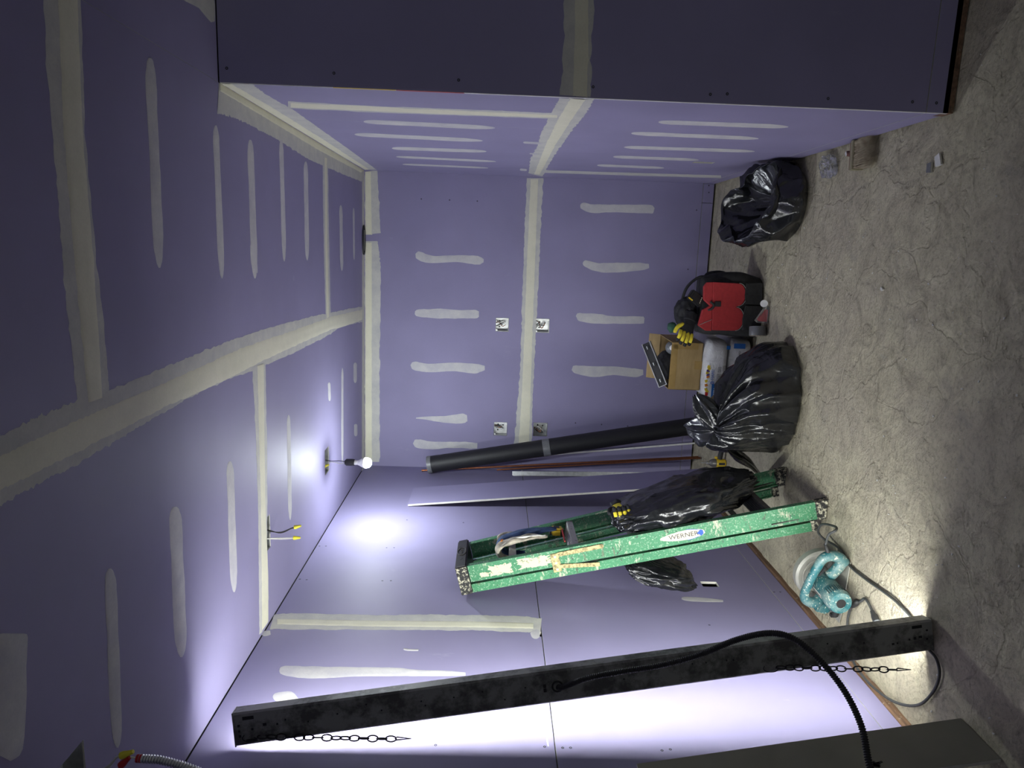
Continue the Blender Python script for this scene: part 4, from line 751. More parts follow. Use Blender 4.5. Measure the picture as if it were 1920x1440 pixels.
# ------------------------------------------------------------ gloves and small tools on the ladder
def glove(name, label, M, mats, curl=.5, cat='glove', scale=1.0):
    """limp work glove: padded palm, four unequal fingers, thumb, cuff. Local: x across, y towards fingertips, z up"""
    root = thing(name, label, cat); root.matrix_world = M
    def flat(path, r, n=12, sq=.55, name_='finger', mat=None, parent=None):
        mm = MB(); mm.tube(path, r, n); c = [sum((Vector(p) for p in path), Vector())/len(path)]
        return mm.build(name_, MATS[mat], parent, smooth=True)
    m = MB()
    def palm(i, j):
        s = i/13; a = 2*math.pi*j/20; w = (.034+.012*s-.006*s*s)*scale; t = (.016-.003*s)*scale
        return Vector((w*math.cos(a), (-.02+.095*s)*scale, t*math.sin(a)+.01*curl*s*s*scale+.003*noise.noise(Vector((math.cos(a)*2, s*3, 1)))))
    m.grid(palm, 14, 20, wrap=True); m.f += [tuple(range(19, -1, -1)), tuple(range(13*20, 14*20))]; m.build('palm', MATS[mats[0]], root, smooth=True)
    for k, (x, L) in enumerate(((-.033, .062), (-.011, .078), (.012, .074), (.034, .058))):
        pts = smoothline([(x*scale, .068*scale, .006*scale), (x*1.05*scale, (.075+L*.5)*scale, (.010+.02*curl)*scale), (x*1.1*scale, (.075+L*.85)*scale, (.004-.01*curl)*scale), (x*1.1*scale, (.075+L*.95)*scale, -.02*curl*scale)], 5)
        n = len(pts); m = MB(); m.tube(pts, [(.0115-.003*q_/(n-1))*scale*(.55 if q_ == n-1 else 1) for q_ in range(n)], 10); f = m.build('finger', MATS[mats[1]], root, smooth=True)
        m = MB(); i0 = int(n*.55); m.tube(pts[i0:], [(.0123-.003*q_/(n-1))*scale*(.5 if q_ == n-1 else 1) for q_ in range(i0, n)], 10); m.build('fingertip', MATS[mats[0]], f, smooth=True)
    pts = smoothline([(.030*scale, .02*scale, 0), (.055*scale, .045*scale, .006*scale), (.064*scale, .075*scale, .0), (.062*scale, .088*scale, -.006*scale)], 5); n = len(pts)
    m = MB(); m.tube(pts, [(.0135-.004*q_/(n-1))*scale*(.5 if q_ == n-1 else 1) for q_ in range(n)], 10); m.build('thumb', MATS[mats[1]], root, smooth=True)
    m = MB()
    def cuff(i, j):
        s = i/7; a = 2*math.pi*j/24; w = (.038-.003*math.sin(s*3))*scale; t = .019*scale
        return Vector((w*math.cos(a), (-.075+.06*s)*scale, t*math.sin(a)+.004*math.sin(a*5)*(1-s)))
    m.grid(cuff, 8, 24, wrap=True); o = m.build('cuff', MATS[mats[2]], root, smooth=True); o.modifiers.new('t', 'SOLIDIFY').thickness = .003*scale
    return root
def basis(O, X, Y):
    X = Vector(X).normalized(); Y = Vector(Y); Z = X.cross(Y).normalized(); Y = Z.cross(X)
    return Matrix(((X.x, Y.x, Z.x, O[0]), (X.y, Y.y, Z.y, O[1]), (X.z, Y.z, Z.z, O[2]), (0, 0, 0, 1)))
# beige and blue work gloves draped over the top step
def drape(name, path, w, mat, parent, seed, th=.012, up=(0, 1, 0)):
    C = smoothline(path, 8); m = MB(); S = Vector(up).normalized(); n = len(C); nv = 18
    def f(i, j):
        a = 2*math.pi*j/nv; t = (C[min(i+1, n-1)]-C[max(i-1, 0)]).normalized(); N = t.cross(S).normalized(); k = math.sin(math.pi*min(1, max(0.02, i/(n-1)))*.98+.03)**.35
        ww = (w[0]+(w[1]-w[0])*i/(n-1))*k; r = noise.noise(Vector((i*.18, math.cos(a)*1.5+seed, math.sin(a))))
        return C[i]+S*math.cos(a)*ww*.5+N*(math.sin(a)*th*.5*k+.010*r)
    m.grid(f, n, nv, wrap=True); m.f += [tuple(range(nv-1, -1, -1)), tuple(range((n-1)*nv, n*nv))]
    return m.build(name, MATS[mat], parent, smooth=True)
gl = thing('draped_gloves', 'limp beige and blue work gloves draped over the top rung of the green ladder', 'gloves', lp(0, .02, 1.5)); GI = Matrix.Translation(-Vector(lp(0, .02, 1.5)))
for nm, pth, w, mt, sd_, th in (('glove_back', [lp(-.075, .045, 1.43), lp(-.055, .045, 1.528), lp(.000, .045, 1.545), lp(.025, .045, 1.48), lp(.022, .05, 1.36), lp(.008, .055, 1.25)], (.085, .075), 'blue_cloth', 2, .030),
                      ('glove_cuff', [lp(-.060, -.035, 1.44), lp(-.040, -.040, 1.535), lp(.012, -.040, 1.55), lp(.032, -.035, 1.48), lp(.026, -.020, 1.38), lp(.010, -.015, 1.30)], (.085, .045), 'beige_leather', 6, .026),
                      ('glove_thumb', [lp(-.02, .095, 1.545), lp(.014, .095, 1.545), lp(.020, .095, 1.50), lp(.016, .09, 1.46)], (.025, .030), 'beige_leather', 9, .018),
                      ('leather_strap', [lp(.016, -.060, 1.552), lp(.040, -.045, 1.48), lp(.034, -.030, 1.38), lp(.020, -.028, 1.31)], (.012, .010), 'bare_wire_white', 4, .008)):
    drape(nm, pth, w, mt, gl, sd_, th).matrix_parent_inverse = GI
m = MB(); m.box(lp(.036, -.02, 1.525), (.012, .020, .014)); m.build('orange_patch', MATS['orange_tag'], gl).matrix_parent_inverse = GI
# tape measure standing on the rung
tm = thing('tape_measure', 'yellow and black tape measure resting on a ladder rung', 'tape measure', lp(-.018, .085, 1.238)); tm.rotation_euler = (0, 0, .12)
m = MB(); m.box((0, 0, .012), (.036, .070, .066), bevel=.009); bd = m.build('case', MATS['yellow_plastic'], tm)
m = MB(); m.box((.0185, .006, .014), (.003, .034, .028), bevel=.001); m.build('face_plate', MATS['black_plastic'], bd)
m = MB(); m.box((0, 0, .046), (.034, .064, .008), bevel=.003); m.build('thumb_lock', MATS['black_plastic'], tm)
m = MB(); m.box((0, -.034, -.012), (.030, .016, .018), bevel=.002); m.build('blade_hook', MATS['black_plastic'], tm)
# red pencil lying on the same rung
pc = thing('red_pencil', 'red carpenter pencil lying along the ladder rung', 'pencil', lp(.004, -.02, 1.2225))
m = MB(); m.bar((0, -.09, 0), (0, .06, 0), .008, .006); m.build('barrel', MATS['red_plastic'], pc)
m = MB(); m.tube([(0, .06, 0), (0, .078, 0)], [.0035, .0006], 8); m.build('tip', MATS['beige_leather'], pc, smooth=True)
# yellow and black glove lying on the hanging bag
glove('work_glove', 'yellow and black work glove lying on the bag in the ladder', basis(lp(.078, .000, .925), zl, (.15, -.95, -.25)), ('yellow_cloth', 'black_cloth', 'black_cloth'), .7, scale=.9)

# ------------------------------------------------------------ red and black tool bag
plain('red_canvas', (0.36, 0.022, 0.026), .75, var=.12, scale=60, bmp=.001, bscale=300); plain('dark_canvas', (0.020, 0.020, 0.021), .85, var=.35, scale=40, bmp=.003, bscale=60)
plain('stitch_grey', (0.30, 0.29, 0.27), .8); plain('green_rag', (0.03, 0.09, 0.06), .85)
TB = Vector((-.284, 4.275, 0))
tbag = thing('tool_bag', 'black canvas tool bag with a scalloped red front pocket', 'tool bag', TB, (0, 0, .10))
m = MB(); nu, nv = 40, 80
def tbf(i, j):
    t = i/(nu-1); a = 2*math.pi*j/nv; ca, sa = math.cos(a), math.sin(a); e = .42
    x = math.copysign(abs(ca)**e, ca)*.178; y = math.copysign(abs(sa)**e, sa)*.128
    if t < .08: k = t/.08; x *= k; y *= k; z = 0
    else:
        k = (t-.08)/.92; z = .335*k; b = 1+.06*math.sin(k*2.6)-.22*max(0, k-.55)*2*(abs(sa)) ; x *= (1-.10*k*k); y *= b*(1-.30*k**3)
        x += (.035*max(0, ca)*math.sin(k*3))
    q_ = .012*noise.noise(Vector((x*9, y*9, z*9))); return Vector((x+ca*q_, y+sa*q_, max(0, z)))
m.grid(tbf, nu, nv, wrap=True); m.f += [tuple(range((nu-1)*nv, nu*nv))]; m.build('body', MATS['dark_canvas'], tbag, smooth=True)
def panel(poly, y, mat, name, parent=tbag, th=.010, bulge=.0):
    m = MB(); m.prism(poly, (0, y, 0), (1, 0, 0), (0, 0, 1), (0, -1, 0), th); o = m.build(name, MATS[mat], parent); o.modifiers.new('b', 'BEVEL').width = .003; return o
scal = [(-.150, .345), (.128, .345)]
def arc(cx_, cz_, rx, rz, a0, a1, n): return [(cx_+rx*math.cos(a0+(a1-a0)*k/n), cz_+rz*math.sin(a0+(a1-a0)*k/n)) for k in range(n+1)]
low = arc(.064, .150, .066, .045, 0, -math.pi, 14)+arc(-.076, .158, .068, .048, 0, -math.pi, 14)
panel([(-.146, .290), (.132, .300)]+[(.130, .17)]+low[1:]+[(-.145, .17)], -.137, 'red_canvas', 'red_pocket', th=.012)
# folded-down flap above the pocket
fl_ = panel([(-.150, .292), (-.150, .325), (-.120, .372), (-.030, .352), (-.004, .308), (.030, .348), (.105, .352), (.130, .335), (.132, .298)], -.122, 'red_canvas', 'red_flap', th=.024)
m = MB(); m.tube(smoothline([(-.118, -.146, .366), (-.10, -.150, .33), (-.085, -.151, .296)], 4), .0016, 5); m.build('flap_seam', MATS['stitch_grey'], fl_)
for lx, rx_ in (((.064, .150), .066), ((-.076, .158), .068)):
    pts = [Vector((a, -.1500, b)) for a, b in arc(lx[0], lx[1]-.003, rx_, .047, 0, -math.pi, 18)]; m = MB(); m.tube(pts, .0016, 5); m.build('stitching', MATS['stitch_grey'], tbag)
# lower pockets, strap with buckle, side handle
panel([(-.142, .010), (.004, .006), (.004, .105), (-.075, .118), (-.142, .115)], -.142, 'dark_canvas', 'lower_pocket', th=.012); panel([(.010, .006), (.138, .012), (.132, .108), (.064, .112), (.010, .105)], -.142, 'dark_canvas', 'lower_pocket', th=.012)
m = MB(); m.tube(smoothline([(-.030, -.142, .318), (-.022, -.156, .300), (.000, -.160, .292), (.018, -.156, .312)], 6), .0065, 8)
bk = m.build('strap', MATS['dark_canvas'], tbag, smooth=True)
m = MB(); m.box((.006, -.155, .268), (.030, .006, .036), bevel=.002); m.build('buckle', MATS['black_plastic'], bk)
m = MB(); m.tube(smoothline([(.145, -.02, .27), (.170, -.01, .33), (.120, 0, .40), (.04, .01, .43), (-.06, .01, .425), (-.13, -.01, .36)], 8), .009, 8); m.build('carry_handle', MATS['dark_canvas'], tbag, smooth=True)
m = MB(); m.tube(smoothline([(.17, -.05, .16), (.196, -.03, .22), (.19, 0, .285), (.165, .02, .30)], 6), .012, 8); m.build('side_handle', MATS['dark_canvas'], tbag, smooth=True)
# things sticking out of the bag
glove('work_glove', 'black and yellow work glove flopped over the top of the tool bag', basis((-.385, 4.185, .410), (.30, .1, .95), (-.75, -.45, .40)), ('black_cloth', 'yellow_cloth', 'black_cloth'), .35)
blob('wadded_cloth', (-.335, 4.29, .405), (Vector((.085, .0, .02)), Vector((0, .07, 0)), Vector((-.03, 0, .055))), 21, 'black_cloth', 'wadded black cloth in the mouth of the tool bag', 'cloth', .25, .8, 30, 44)
blob('green_rag', (-.428, 4.335, .470), (Vector((.028, .0, .01)), Vector((0, .03, 0)), Vector((-.01, 0, .024))), 31, 'green_rag', 'scrap of dark green cloth poking out above the tool bag', 'cloth', .25, .8, 22, 30)
tp = thing('pocket_meter', 'black pocket tool with yellow trim poking out of the tool bag', 'tool', (-.262, 4.185, .345)); tp.rotation_euler = (.25, .55, .2)
m = MB(); m.box((0, 0, .045), (.062, .030, .100), bevel=.006); bd = m.build('case', MATS['black_plastic'], tp)
m = MB(); m.box((-.004, -.0165, .055), (.040, .003, .050), bevel=.001); m.build('screen', MATS['screw_black'], bd)
m = MB(); m.box((-.026, -.0165, .078), (.008, .004, .032), bevel=.001); m.build('yellow_trim', MATS['yellow_plastic'], bd)
m = MB()
for k in range(4): m.box((-.012+.010*k, -.0165, .016+.002*k), (.006, .003, .004))
m.build('lettering', MATS['label_cream'], bd)

# ------------------------------------------------------------ sacks, carton, level, bottle
def m_sack():
    m, nt, b = mk('sack_paper'); f = tex(nt, 18, 4, .6); nt.links.new(ramp(nt, f, [(0.3, (0.50, 0.50, 0.52)), (0.7, (0.68, 0.68, 0.69))]), b.inputs['Base Color'])
    b.inputs['Roughness'].default_value = .38; bump(nt, b, tex(nt, 12, 5, .65, dist=1.2), .02, .5); return m
m_sack(); plain('sack_blue', (0.012, 0.11, 0.38), .4, var=.1); plain('sack_navy', (0.014, 0.020, 0.10), .5)
for nm, c in (('tile_red', (.50, .02, .02)), ('tile_orange', (.75, .25, .03)), ('tile_yellow', (.78, .60, .05)), ('tile_green', (.05, .28, .10)), ('tile_violet', (.10, .05, .25))): plain(nm, c, .45)
def sack(loc, rz, label, sz=(.36, .44, .145), seed=1):
    root = thing('mortar_sack', label, 'sack', loc, (0, 0, rz), 'sacks of powder under the carton'); m = MB(); nu, nv = 36, 72
    def f(i, j):
        u = -math.pi/2+math.pi*i/(nu-1); a = 2*math.pi*j/nv; pw = lambda t, e: math.copysign(abs(t)**e, t)
        x = pw(math.cos(u), .35)*pw(math.cos(a), .30)*sz[0]/2; y = pw(math.cos(u), .35)*pw(math.sin(a), .30)*sz[1]/2; z = pw(math.sin(u), .55)*sz[2]/2
        d = .010*ridged(Vector((x*5+seed, y*5, z*9)), 3, 1.2); n = Vector((x/sz[0], y/sz[1], z/sz[2])).normalized(); p = Vector((x, y, z))+n*(d-.006); p.z = max(-sz[2]/2, min(sz[2]/2, p.z)); return p+Vector((0, 0, sz[2]/2))
    m.grid(f, nu, nv, wrap=True); m.build('bag', MATS['sack_paper'], root, smooth=True); return root
s1 = sack((-.655, 4.405, 0.001), .04, 'white paper sack at the bottom of the stack under the carton', seed=3)
s2 = sack((-.655, 4.400, .146), -.02, 'white paper sack printed with blue panel directly under the carton', seed=8)
FX = -.2275                                                   # front face of the sack, a little proud
def patch(root, x0, x1, z0, z1, mat, name, y=FX, tilt=0):
    m = MB(); m.box(((x0+x1)/2, y, (z0+z1)/2), (x1-x0, .002, z1-z0)); return m.build(name, MATS[mat], root)
patch(s2, -.172, -.085, .012, .098, 'sack_blue', 'blue_panel')
bl = patch(s2, .128, .150, .008, .030, 'sack_blue', 'blue_stripe')
text_mesh('MAPEI', .024, MATS['print_blue'], s2, (-.028, FX-.0014, .098), (1, 0, 0), (0, 0, 1), .0004, 'lettering')
m = MB(); m.tube([(-.076+.009*math.cos(a), FX-.0012, .098+.009*math.sin(a)) for a in [2*math.pi*k/20 for k in range(20)]], .0016, 5, closed=True); m.box((-.076, FX-.0012, .098), (.010, .001, .002)); m.box((-.076, FX-.0012, .098), (.002, .001, .010)); m.build('round_emblem', MATS['print_blue'], s2)
text_mesh('KERA', .018, MATS['white_plastic'], s2, (-.128, FX-.0014, .080), (1, 0, 0), (0, 0, 1), .0004, 'lettering')
m = MB(); fr = [(-.062, .030, .030, .040)]
for x0, x1, z in ((-.066, -.026, .072), (-.066, -.026, .034)): m.bar((x0, FX-.001, z), (x1, FX-.001, z), .001, .0016)
for x in (-.066, -.026): m.bar((x, FX-.001, .034), (x, FX-.001, .072), .001, .0016, (1, 0, 0))
for k in range(9): m.box((-.060+.0036*k, FX-.001, .053), (.0010 if k % 3 else .0020, .001, .026))
m.build('barcode', MATS['print_dark'], s2)
for x, z, w, h in ((.005, .060, .030, .016), (.012, .030, .030, .022)):
    m = MB()
    for zz in (z-h/2, z+h/2): m.bar((x-w/2, FX-.001, zz), (x+w/2, FX-.001, zz), .001, .0014)
    for xx in (x-w/2, x+w/2): m.bar((xx, FX-.001, z-h/2), (xx, FX-.001, z+h/2), .001, .0014, (1, 0, 0))
    for k in range(3): m.bar((x-w*.35, FX-.001, z-h*.25+k*h*.25), (x+w*.35, FX-.001, z-h*.25+k*h*.25), .001, .0012)
    m.build('printed_box', MATS['print_dark'], s2)
rnd = random.Random(4)
for k in range(16):
    m = MB(); x = -.168+.0125*k; z = .127+rnd.uniform(-.008, .006); R = Matrix.Rotation(rnd.uniform(0, 1.5), 3, 'Y'); m.box((x, FX+.004, z), (.017, .002, .017), R); m.build('tile_print', MATS[rnd.choice(['tile_red', 'tile_orange', 'tile_yellow', 'tile_green', 'tile_violet', 'white_plastic'])], s2)
patch(s1, .120, .150, .060, .128, 'sack_blue', 'blue_stripe'); text_mesh('MAPEI', .018, MATS['print_dark'], s1, (.080, FX-.0014, .090), (1, 0, 0), (0, 0, 1), .0004, 'lettering'); patch(s1, -.16, -.02, .02, .10, 'sack_navy', 'navy_panel')
# carton
def m_card():
    m, nt, b = mk('cardboard'); f = tex(nt, 9, 4, .6, stretch=(1, 1, 5)); nt.links.new(ramp(nt, f, [(0.3, (0.30, 0.205, 0.085)), (0.7, (0.40, 0.28, 0.125))]), b.inputs['Base Color']); b.inputs['Roughness'].default_value = .75; bump(nt, b, f, .003, .3); return m
m_card(); plain('packing_tape', (0.36, 0.24, 0.09), .22, var=.1)
cb = thing('cardboard_box', 'open brown cardboard carton standing on the white sacks', 'box', (-.650, 4.420, .2925), (0, 0, -.03))
bw, bd_, bh = .292, .33, .190; t = .004
m = MB(); m.box((0, 0, t/2), (bw, bd_, t)); m.build('bottom', MATS['cardboard'], cb)
for c_, d_ in (((0, -bd_/2+t/2, bh/2), (bw, t, bh)), ((0, bd_/2-t/2, bh/2), (bw, t, bh)), ((-bw/2+t/2, 0, bh/2), (t, bd_, bh)), ((bw/2-t/2, 0, bh/2), (t, bd_, bh))):
    m = MB(); m.box(c_, d_); m.build('side_wall', MATS['cardboard'], cb)
m = MB(); m.box((0, bd_/2+.012, bh+.03), (bw, t, .075), Matrix.Rotation(-.5, 3, 'X')); m.build('flap', MATS['cardboard'], cb)
m = MB(); m.box((-.004, -bd_/2-.0006, bh-.018), (bw*.94, .0012, .040)); m.box((.01, -bd_/2-.0006, .02), (.05, .0012, .045)); m.build('packing_tape', MATS['packing_tape'], cb)
m = MB(); m.box((.125, -bd_/2-.0006, bh*.55), (.040, .0012, bh*.8)); m.build('packing_tape', MATS['packing_tape'], cb)
# spirit level leaning in the carton
L0, L1 = Vector((-.785, 4.300, .505)), Vector((-.535, 4.400, .608)); lv = thing('spirit_level', 'short silver and black spirit level sticking out of the carton', 'spirit level'); frame(lv, (L0+L1)/2, L1-L0, (.25, -.75, .6)); LL = (L1-L0).length
for z in (-.026, .026): m = MB(); m.box((0, z, 0), (LL, .006, .024), bevel=.001); m.build('edge_rail', MATS['aluminium'], lv)
m = MB(); m.box((0, 0, 0), (LL-.006, .048, .014), bevel=.001); m.build('web', MATS['black_plastic'], lv)
for x in (-LL*.38, 0, LL*.38):
    m = MB(); m.box((x, .002, .008), (.030, .030, .005), bevel=.002); w_ = m.build('vial_window', MATS['screw_black'], lv); m = MB(); m.cyl((x-.010, .002, .011), (x+.010, .002, .011), .004, 10); m.build('vial', MATS['aluminium'], w_, smooth=True, auto=40)
m = MB(); m.box((-LL/2-.001, 0, 0), (.004, .058, .025), bevel=.001); m.build('end_cap', MATS['aluminium'], lv)
# bottle lying in the carton, cap towards the room
bt = thing('plastic_bottle', 'grey plastic bottle with a white cap lying in the carton', 'bottle', (-.560, 4.385, .445)); frame(bt, (-.556, 4.37, .450), (0.1, -.95, .25), (0, 0, 1)); plain('bottle_grey', (.16, .17, .18), .25, var=.1)
RX = Matrix.Rotation(math.pi/2, 4, 'Y'); m = MB(); m.lathe([(.001, -.10), (.040, -.10), (.042, -.09), (.042, .03), (.034, .058), (.020, .070), (.0005, .070)], 26, RX); m.build('body', MATS['bottle_grey'], bt, smooth=True, auto=50)
m = MB(); m.lathe([(.001, .070), (.016, .070), (.016, .086), (.013, .088), (.0005, .088)], 20, RX); m.build('cap', MATS['white_plastic'], bt, smooth=True, auto=50)
blob('cloth_bundle', (-.675, 4.45, .415), (Vector((.09, 0, 0)), Vector((0, .09, 0)), Vector((0, 0, .095))), 41, 'black_cloth', 'bundle of black cloth filling the cardboard carton', 'cloth', .22, .7, 30, 44)

# ------------------------------------------------------------ duct tape and blister packet
plain('duct_silver', (0.17, 0.175, 0.185), .35, var=.1); plain('card_core', (0.42, 0.36, 0.28), .8)
dt = thing('duct_tape_roll', 'roll of grey duct tape standing on its edge beside the tool bag', 'tape roll', (-.405, 4.055, .046)); dt.rotation_euler = (0, 0, .18); RXm = Matrix.Rotation(-math.pi/2, 4, 'Y')
m = MB(); m.lathe([(.028, -.026), (.045, -.026), (.046, -.024), (.046, .024), (.045, .026), (.028, .026)], 36, RXm); m.build('tape', MATS['duct_silver'], dt, smooth=True, auto=40)
m = MB(); m.lathe([(.0005, .0265), (.043, .0265), (.043, .0275), (.0005, .0275)], 32, RXm); lb = m.build('paper_label', MATS['card_core'], dt)
m = MB(); m.box((-.0280, .012, .012), (.0008, .016, .006)); m.box((-.0280, -.016, -.010), (.0008, .012, .005)); m.build('printed_mark', MATS['print_dark'], lb)
m_clear('clear_film', (.85, .86, .86), .15, 1.2)
pk = thing('blister_packet', 'clear plastic packet with a red card and white tag beside the tape roll', 'packet', (-.290, 4.045, 0)); pk.rotation_euler = (0, 0, -.2)
m = MB(); m.add([(-.062, -.03, .002), (.030, -.016, .002), (.034, .016, .002), (-.062, .035, .002), (-.062, -.022, .062), (-.062, .026, .060), (.036, 0, .022)], [(0, 3, 2, 1), (0, 1, 6, 4), (1, 2, 6), (2, 3, 5, 6), (4, 6, 5), (0, 4, 5, 3)]); m.build('blister', MATS['clear_film'], pk)
m = MB(); m.add([(-.055, -.026, .006), (.012, -.014, .006), (.012, 0, .020), (-.055, -.014, .050), (-.055, .01, .048)], [(0, 1, 2, 3), (3, 2, 4)]); o = m.build('red_card', MATS['red_plastic'], pk); o.modifiers.new('t', 'SOLIDIFY').thickness = .001
m = MB(); m.lathe([(.0005, -.001), (.020, -.001), (.021, .001), (.0005, .0015)], 20, Matrix.Translation((.045, .002, .030)) @ Matrix.Rotation(1.2, 4, 'X')); m.build('tag', MATS['white_plastic'], pk, smooth=True, auto=40)
# ------------------------------------------------------------ long things leaning in the back corner
def m_roll():
    m, nt, b = mk('tar_roll'); b.inputs['Base Color'].default_value = (.011, .011, .013, 1); b.inputs['Roughness'].default_value = .55; bump(nt, b, tex(nt, 60, 4, .7), .003, .5); return m
m_roll(); plain('grey_tape', (.16, .165, .17), .4, var=.2)
pa, pb = Vector((-1.185, 4.985, .012)), Vector((-1.578, 5.085, 2.012)); pd = (pb-pa).normalized()
pp = thing('black_pipe', 'thick black pipe with grey taped ends leaning in the back corner', 'pipe', (pa.x, pa.y, 0)); PI_ = Matrix.Translation((-pa.x, -pa.y, 0))
m = MB(); N = 60; m.tube([pa.lerp(pb, k/N) for k in range(N+1)], [.062+.0012*noise.noise(Vector((k*.9, 0, 0))) for k in range(N+1)], 32); m.build('barrel', MATS['tar_roll'], pp, smooth=True, auto=50).matrix_parent_inverse = PI_
for t0, t1 in ((.986, 1.001), (-.001, .030), (.555, .580)):
    m = MB(); m.tube([pa.lerp(pb, t0), pa.lerp(pb, (t0+t1)/2), pa.lerp(pb, t1)], .0645, 32); m.build('tape_band', MATS['grey_tape'], pp, smooth=True, auto=50).matrix_parent_inverse = PI_
def rod(name, label, cat, a, b, r, mat, n=10, sag=0):
    a, b = Vector(a), Vector(b); t_ = thing(name, label, cat, a); m = MB(); P = [a.lerp(b, k/12)+Vector((sag*math.sin(math.pi*k/12), 0, 0)) for k in range(13)]
    m.tube([p-a for p in P], r, n); m.build('tube', MATS[mat], t_, smooth=True, auto=50); m = MB(); d = (b-a).normalized(); m.tube([b-a-d*.004, b-a+d*.002], r*1.08, n); m.build('tube_end', MATS[mat], t_, smooth=True, auto=50); return t_
rod('copper_pipe', 'thin copper pipe leaning in the corner behind the black pipe', 'pipe', (-1.460, 5.085, .010), (-1.640, 5.140, 2.062), .0075, 'copper')
rod('copper_pipe', 'second thin copper pipe leaning beside the steel stud', 'pipe', (-1.452, 5.035, .009), (-1.622, 5.150, 1.50), .0065, 'copper')
# white metal corner bead: an L of two thin legs
def bead(label, a, b, w, mat):
    a, b = Vector(a), Vector(b); r_ = thing('corner_bead', label, 'metal trim', a); d = b-a; X = d.normalized()
    for s_, up in (((1, 0, 0), 0), ((0, 1, 0), 1)):
        S = (Vector(s_)-X*X.dot(Vector(s_))).normalized(); m = MB(); n2 = X.cross(S); t = .0008
        q_ = [Vector(), S*w, S*w+d, d]; m.add([p for p in q_]+[p+n2*t for p in q_], [(0, 1, 2, 3), (7, 6, 5, 4), (0, 4, 5, 1), (1, 5, 6, 2), (2, 6, 7, 3), (3, 7, 4, 0)]); m.build('leg', MATS[mat], r_)
    return r_
bead('thin white metal corner bead leaning against the back wall', (-1.395, 5.215, .004), (-1.625, 5.235, 2.0), .012, 'white_plastic')
# steel stud
a, b = Vector((-1.515, 4.870, .004)), Vector((-1.612, 5.085, 1.385)); sd0 = thing('steel_stud', 'galvanised steel stud leaning in the corner beside the purple offcut', 'stud', a); d = b-a; X = d.normalized(); S = (Vector((.35, -.9, 0))-X*X.dot(Vector((.35, -.9, 0)))).normalized(); Nn = X.cross(S)
if Nn.x > 0: Nn = -Nn
w = .052
def strip3(O_, A_, wa, name):
    m = MB(); A_ = Vector(A_); n2 = X.cross(A_).normalized()*.0009; q_ = [O_, O_+A_*wa, O_+A_*wa+d, O_+d]; m.add(q_+[p+n2 for p in q_], [(0, 1, 2, 3), (7, 6, 5, 4), (0, 4, 5, 1), (1, 5, 6, 2), (2, 6, 7, 3), (3, 7, 4, 0)]); return m.build(name, MATS['galvanised'], sd0)
strip3(-S*w/2, S, w, 'web'); strip3(-S*w/2, Nn, .030, 'flange'); strip3(S*w/2, Nn, .030, 'flange')
m = MB(); c_ = d*.72; m.prism([(-.022, -.006), (.022, -.006), (.028, 0), (.022, .006), (-.022, .006), (-.028, 0)], c_-Nn*.0012, X, S, -Nn, .0008); m.build('knockout', MATS['screw_black'], sd0)

# drywall offcuts leaning on the left wall
plain('grey_backing', (0.205, 0.195, 0.150), .85, var=.07, scale=6, bmp=.0006, bscale=300)
def offcut(name, label, y0, y1, xb, xt, zt_, face, th=.0127, ytop=None):
    a = Vector((xb, 0, 0)); b = Vector((xt, 0, zt_)); X = (b-a).normalized(); Nn = Vector((X.z, 0, -X.x)); y0t, y1t = ytop or (y0, y1)
    root = thing(name, label, 'drywall panel', (xb, (y0+y1)/2, 0)); lift = th*X.x*-1 if X.x < 0 else 0
    O_ = Vector((0, -(y0+y1)/2, 0)); m = MB()
    f_ = [Vector((0, y0, 0)), Vector((0, y1, 0)), Vector((b.x-a.x, y1t, b.z)), Vector((b.x-a.x, y0t, b.z))]; f_ = [p+O_+Vector((0, 0, .001)) for p in f_]
    k = [p-Nn*th for p in f_]; k = [Vector((p.x, p.y, max(p.z, .001))) for p in k]
    m.add([p-Nn*.0006 for p in f_]+k, [(0, 1, 2, 3), (7, 6, 5, 4), (0, 4, 5, 1), (1, 5, 6, 2), (2, 6, 7, 3), (3, 7, 4, 0)]); m.build('gypsum_core', MATS['gypsum_core'], root)
    m = MB(); m.add(f_+[p-Nn*.0008 for p in f_], [(0, 1, 2, 3), (7, 6, 5, 4), (0, 4, 5, 1), (1, 5, 6, 2), (2, 6, 7, 3), (3, 7, 4, 0)]); m.build('paper_face', MATS[face], root); return root
offcut('drywall_offcut', 'narrow purple drywall offcut leaning on the left wall beside the black pipe', 4.360, 4.690, -1.418, -1.634, 2.078, 'purple_drywall', ytop=(4.400, 4.725))
bo = offcut('drywall_offcut', 'greenish grey drywall offcut with its plain back showing, near the strip light', 1.863, 2.052, -1.445, -1.632, 1.050, 'grey_backing')
m = MB(); rnd = random.Random(2)
P0 = Vector((-.055, -.060, .36))
for k in range(7): a = rnd.uniform(-.4, .4); m.box(P0+Vector((.0012, rnd.uniform(-.006, .010), rnd.uniform(-.02, .02))), (.0016, .005+rnd.random()*.006, .012+rnd.random()*.014), Matrix.Rotation(a, 3, 'X'))
m.build('torn_paper', MATS['black_cloth'], bo)
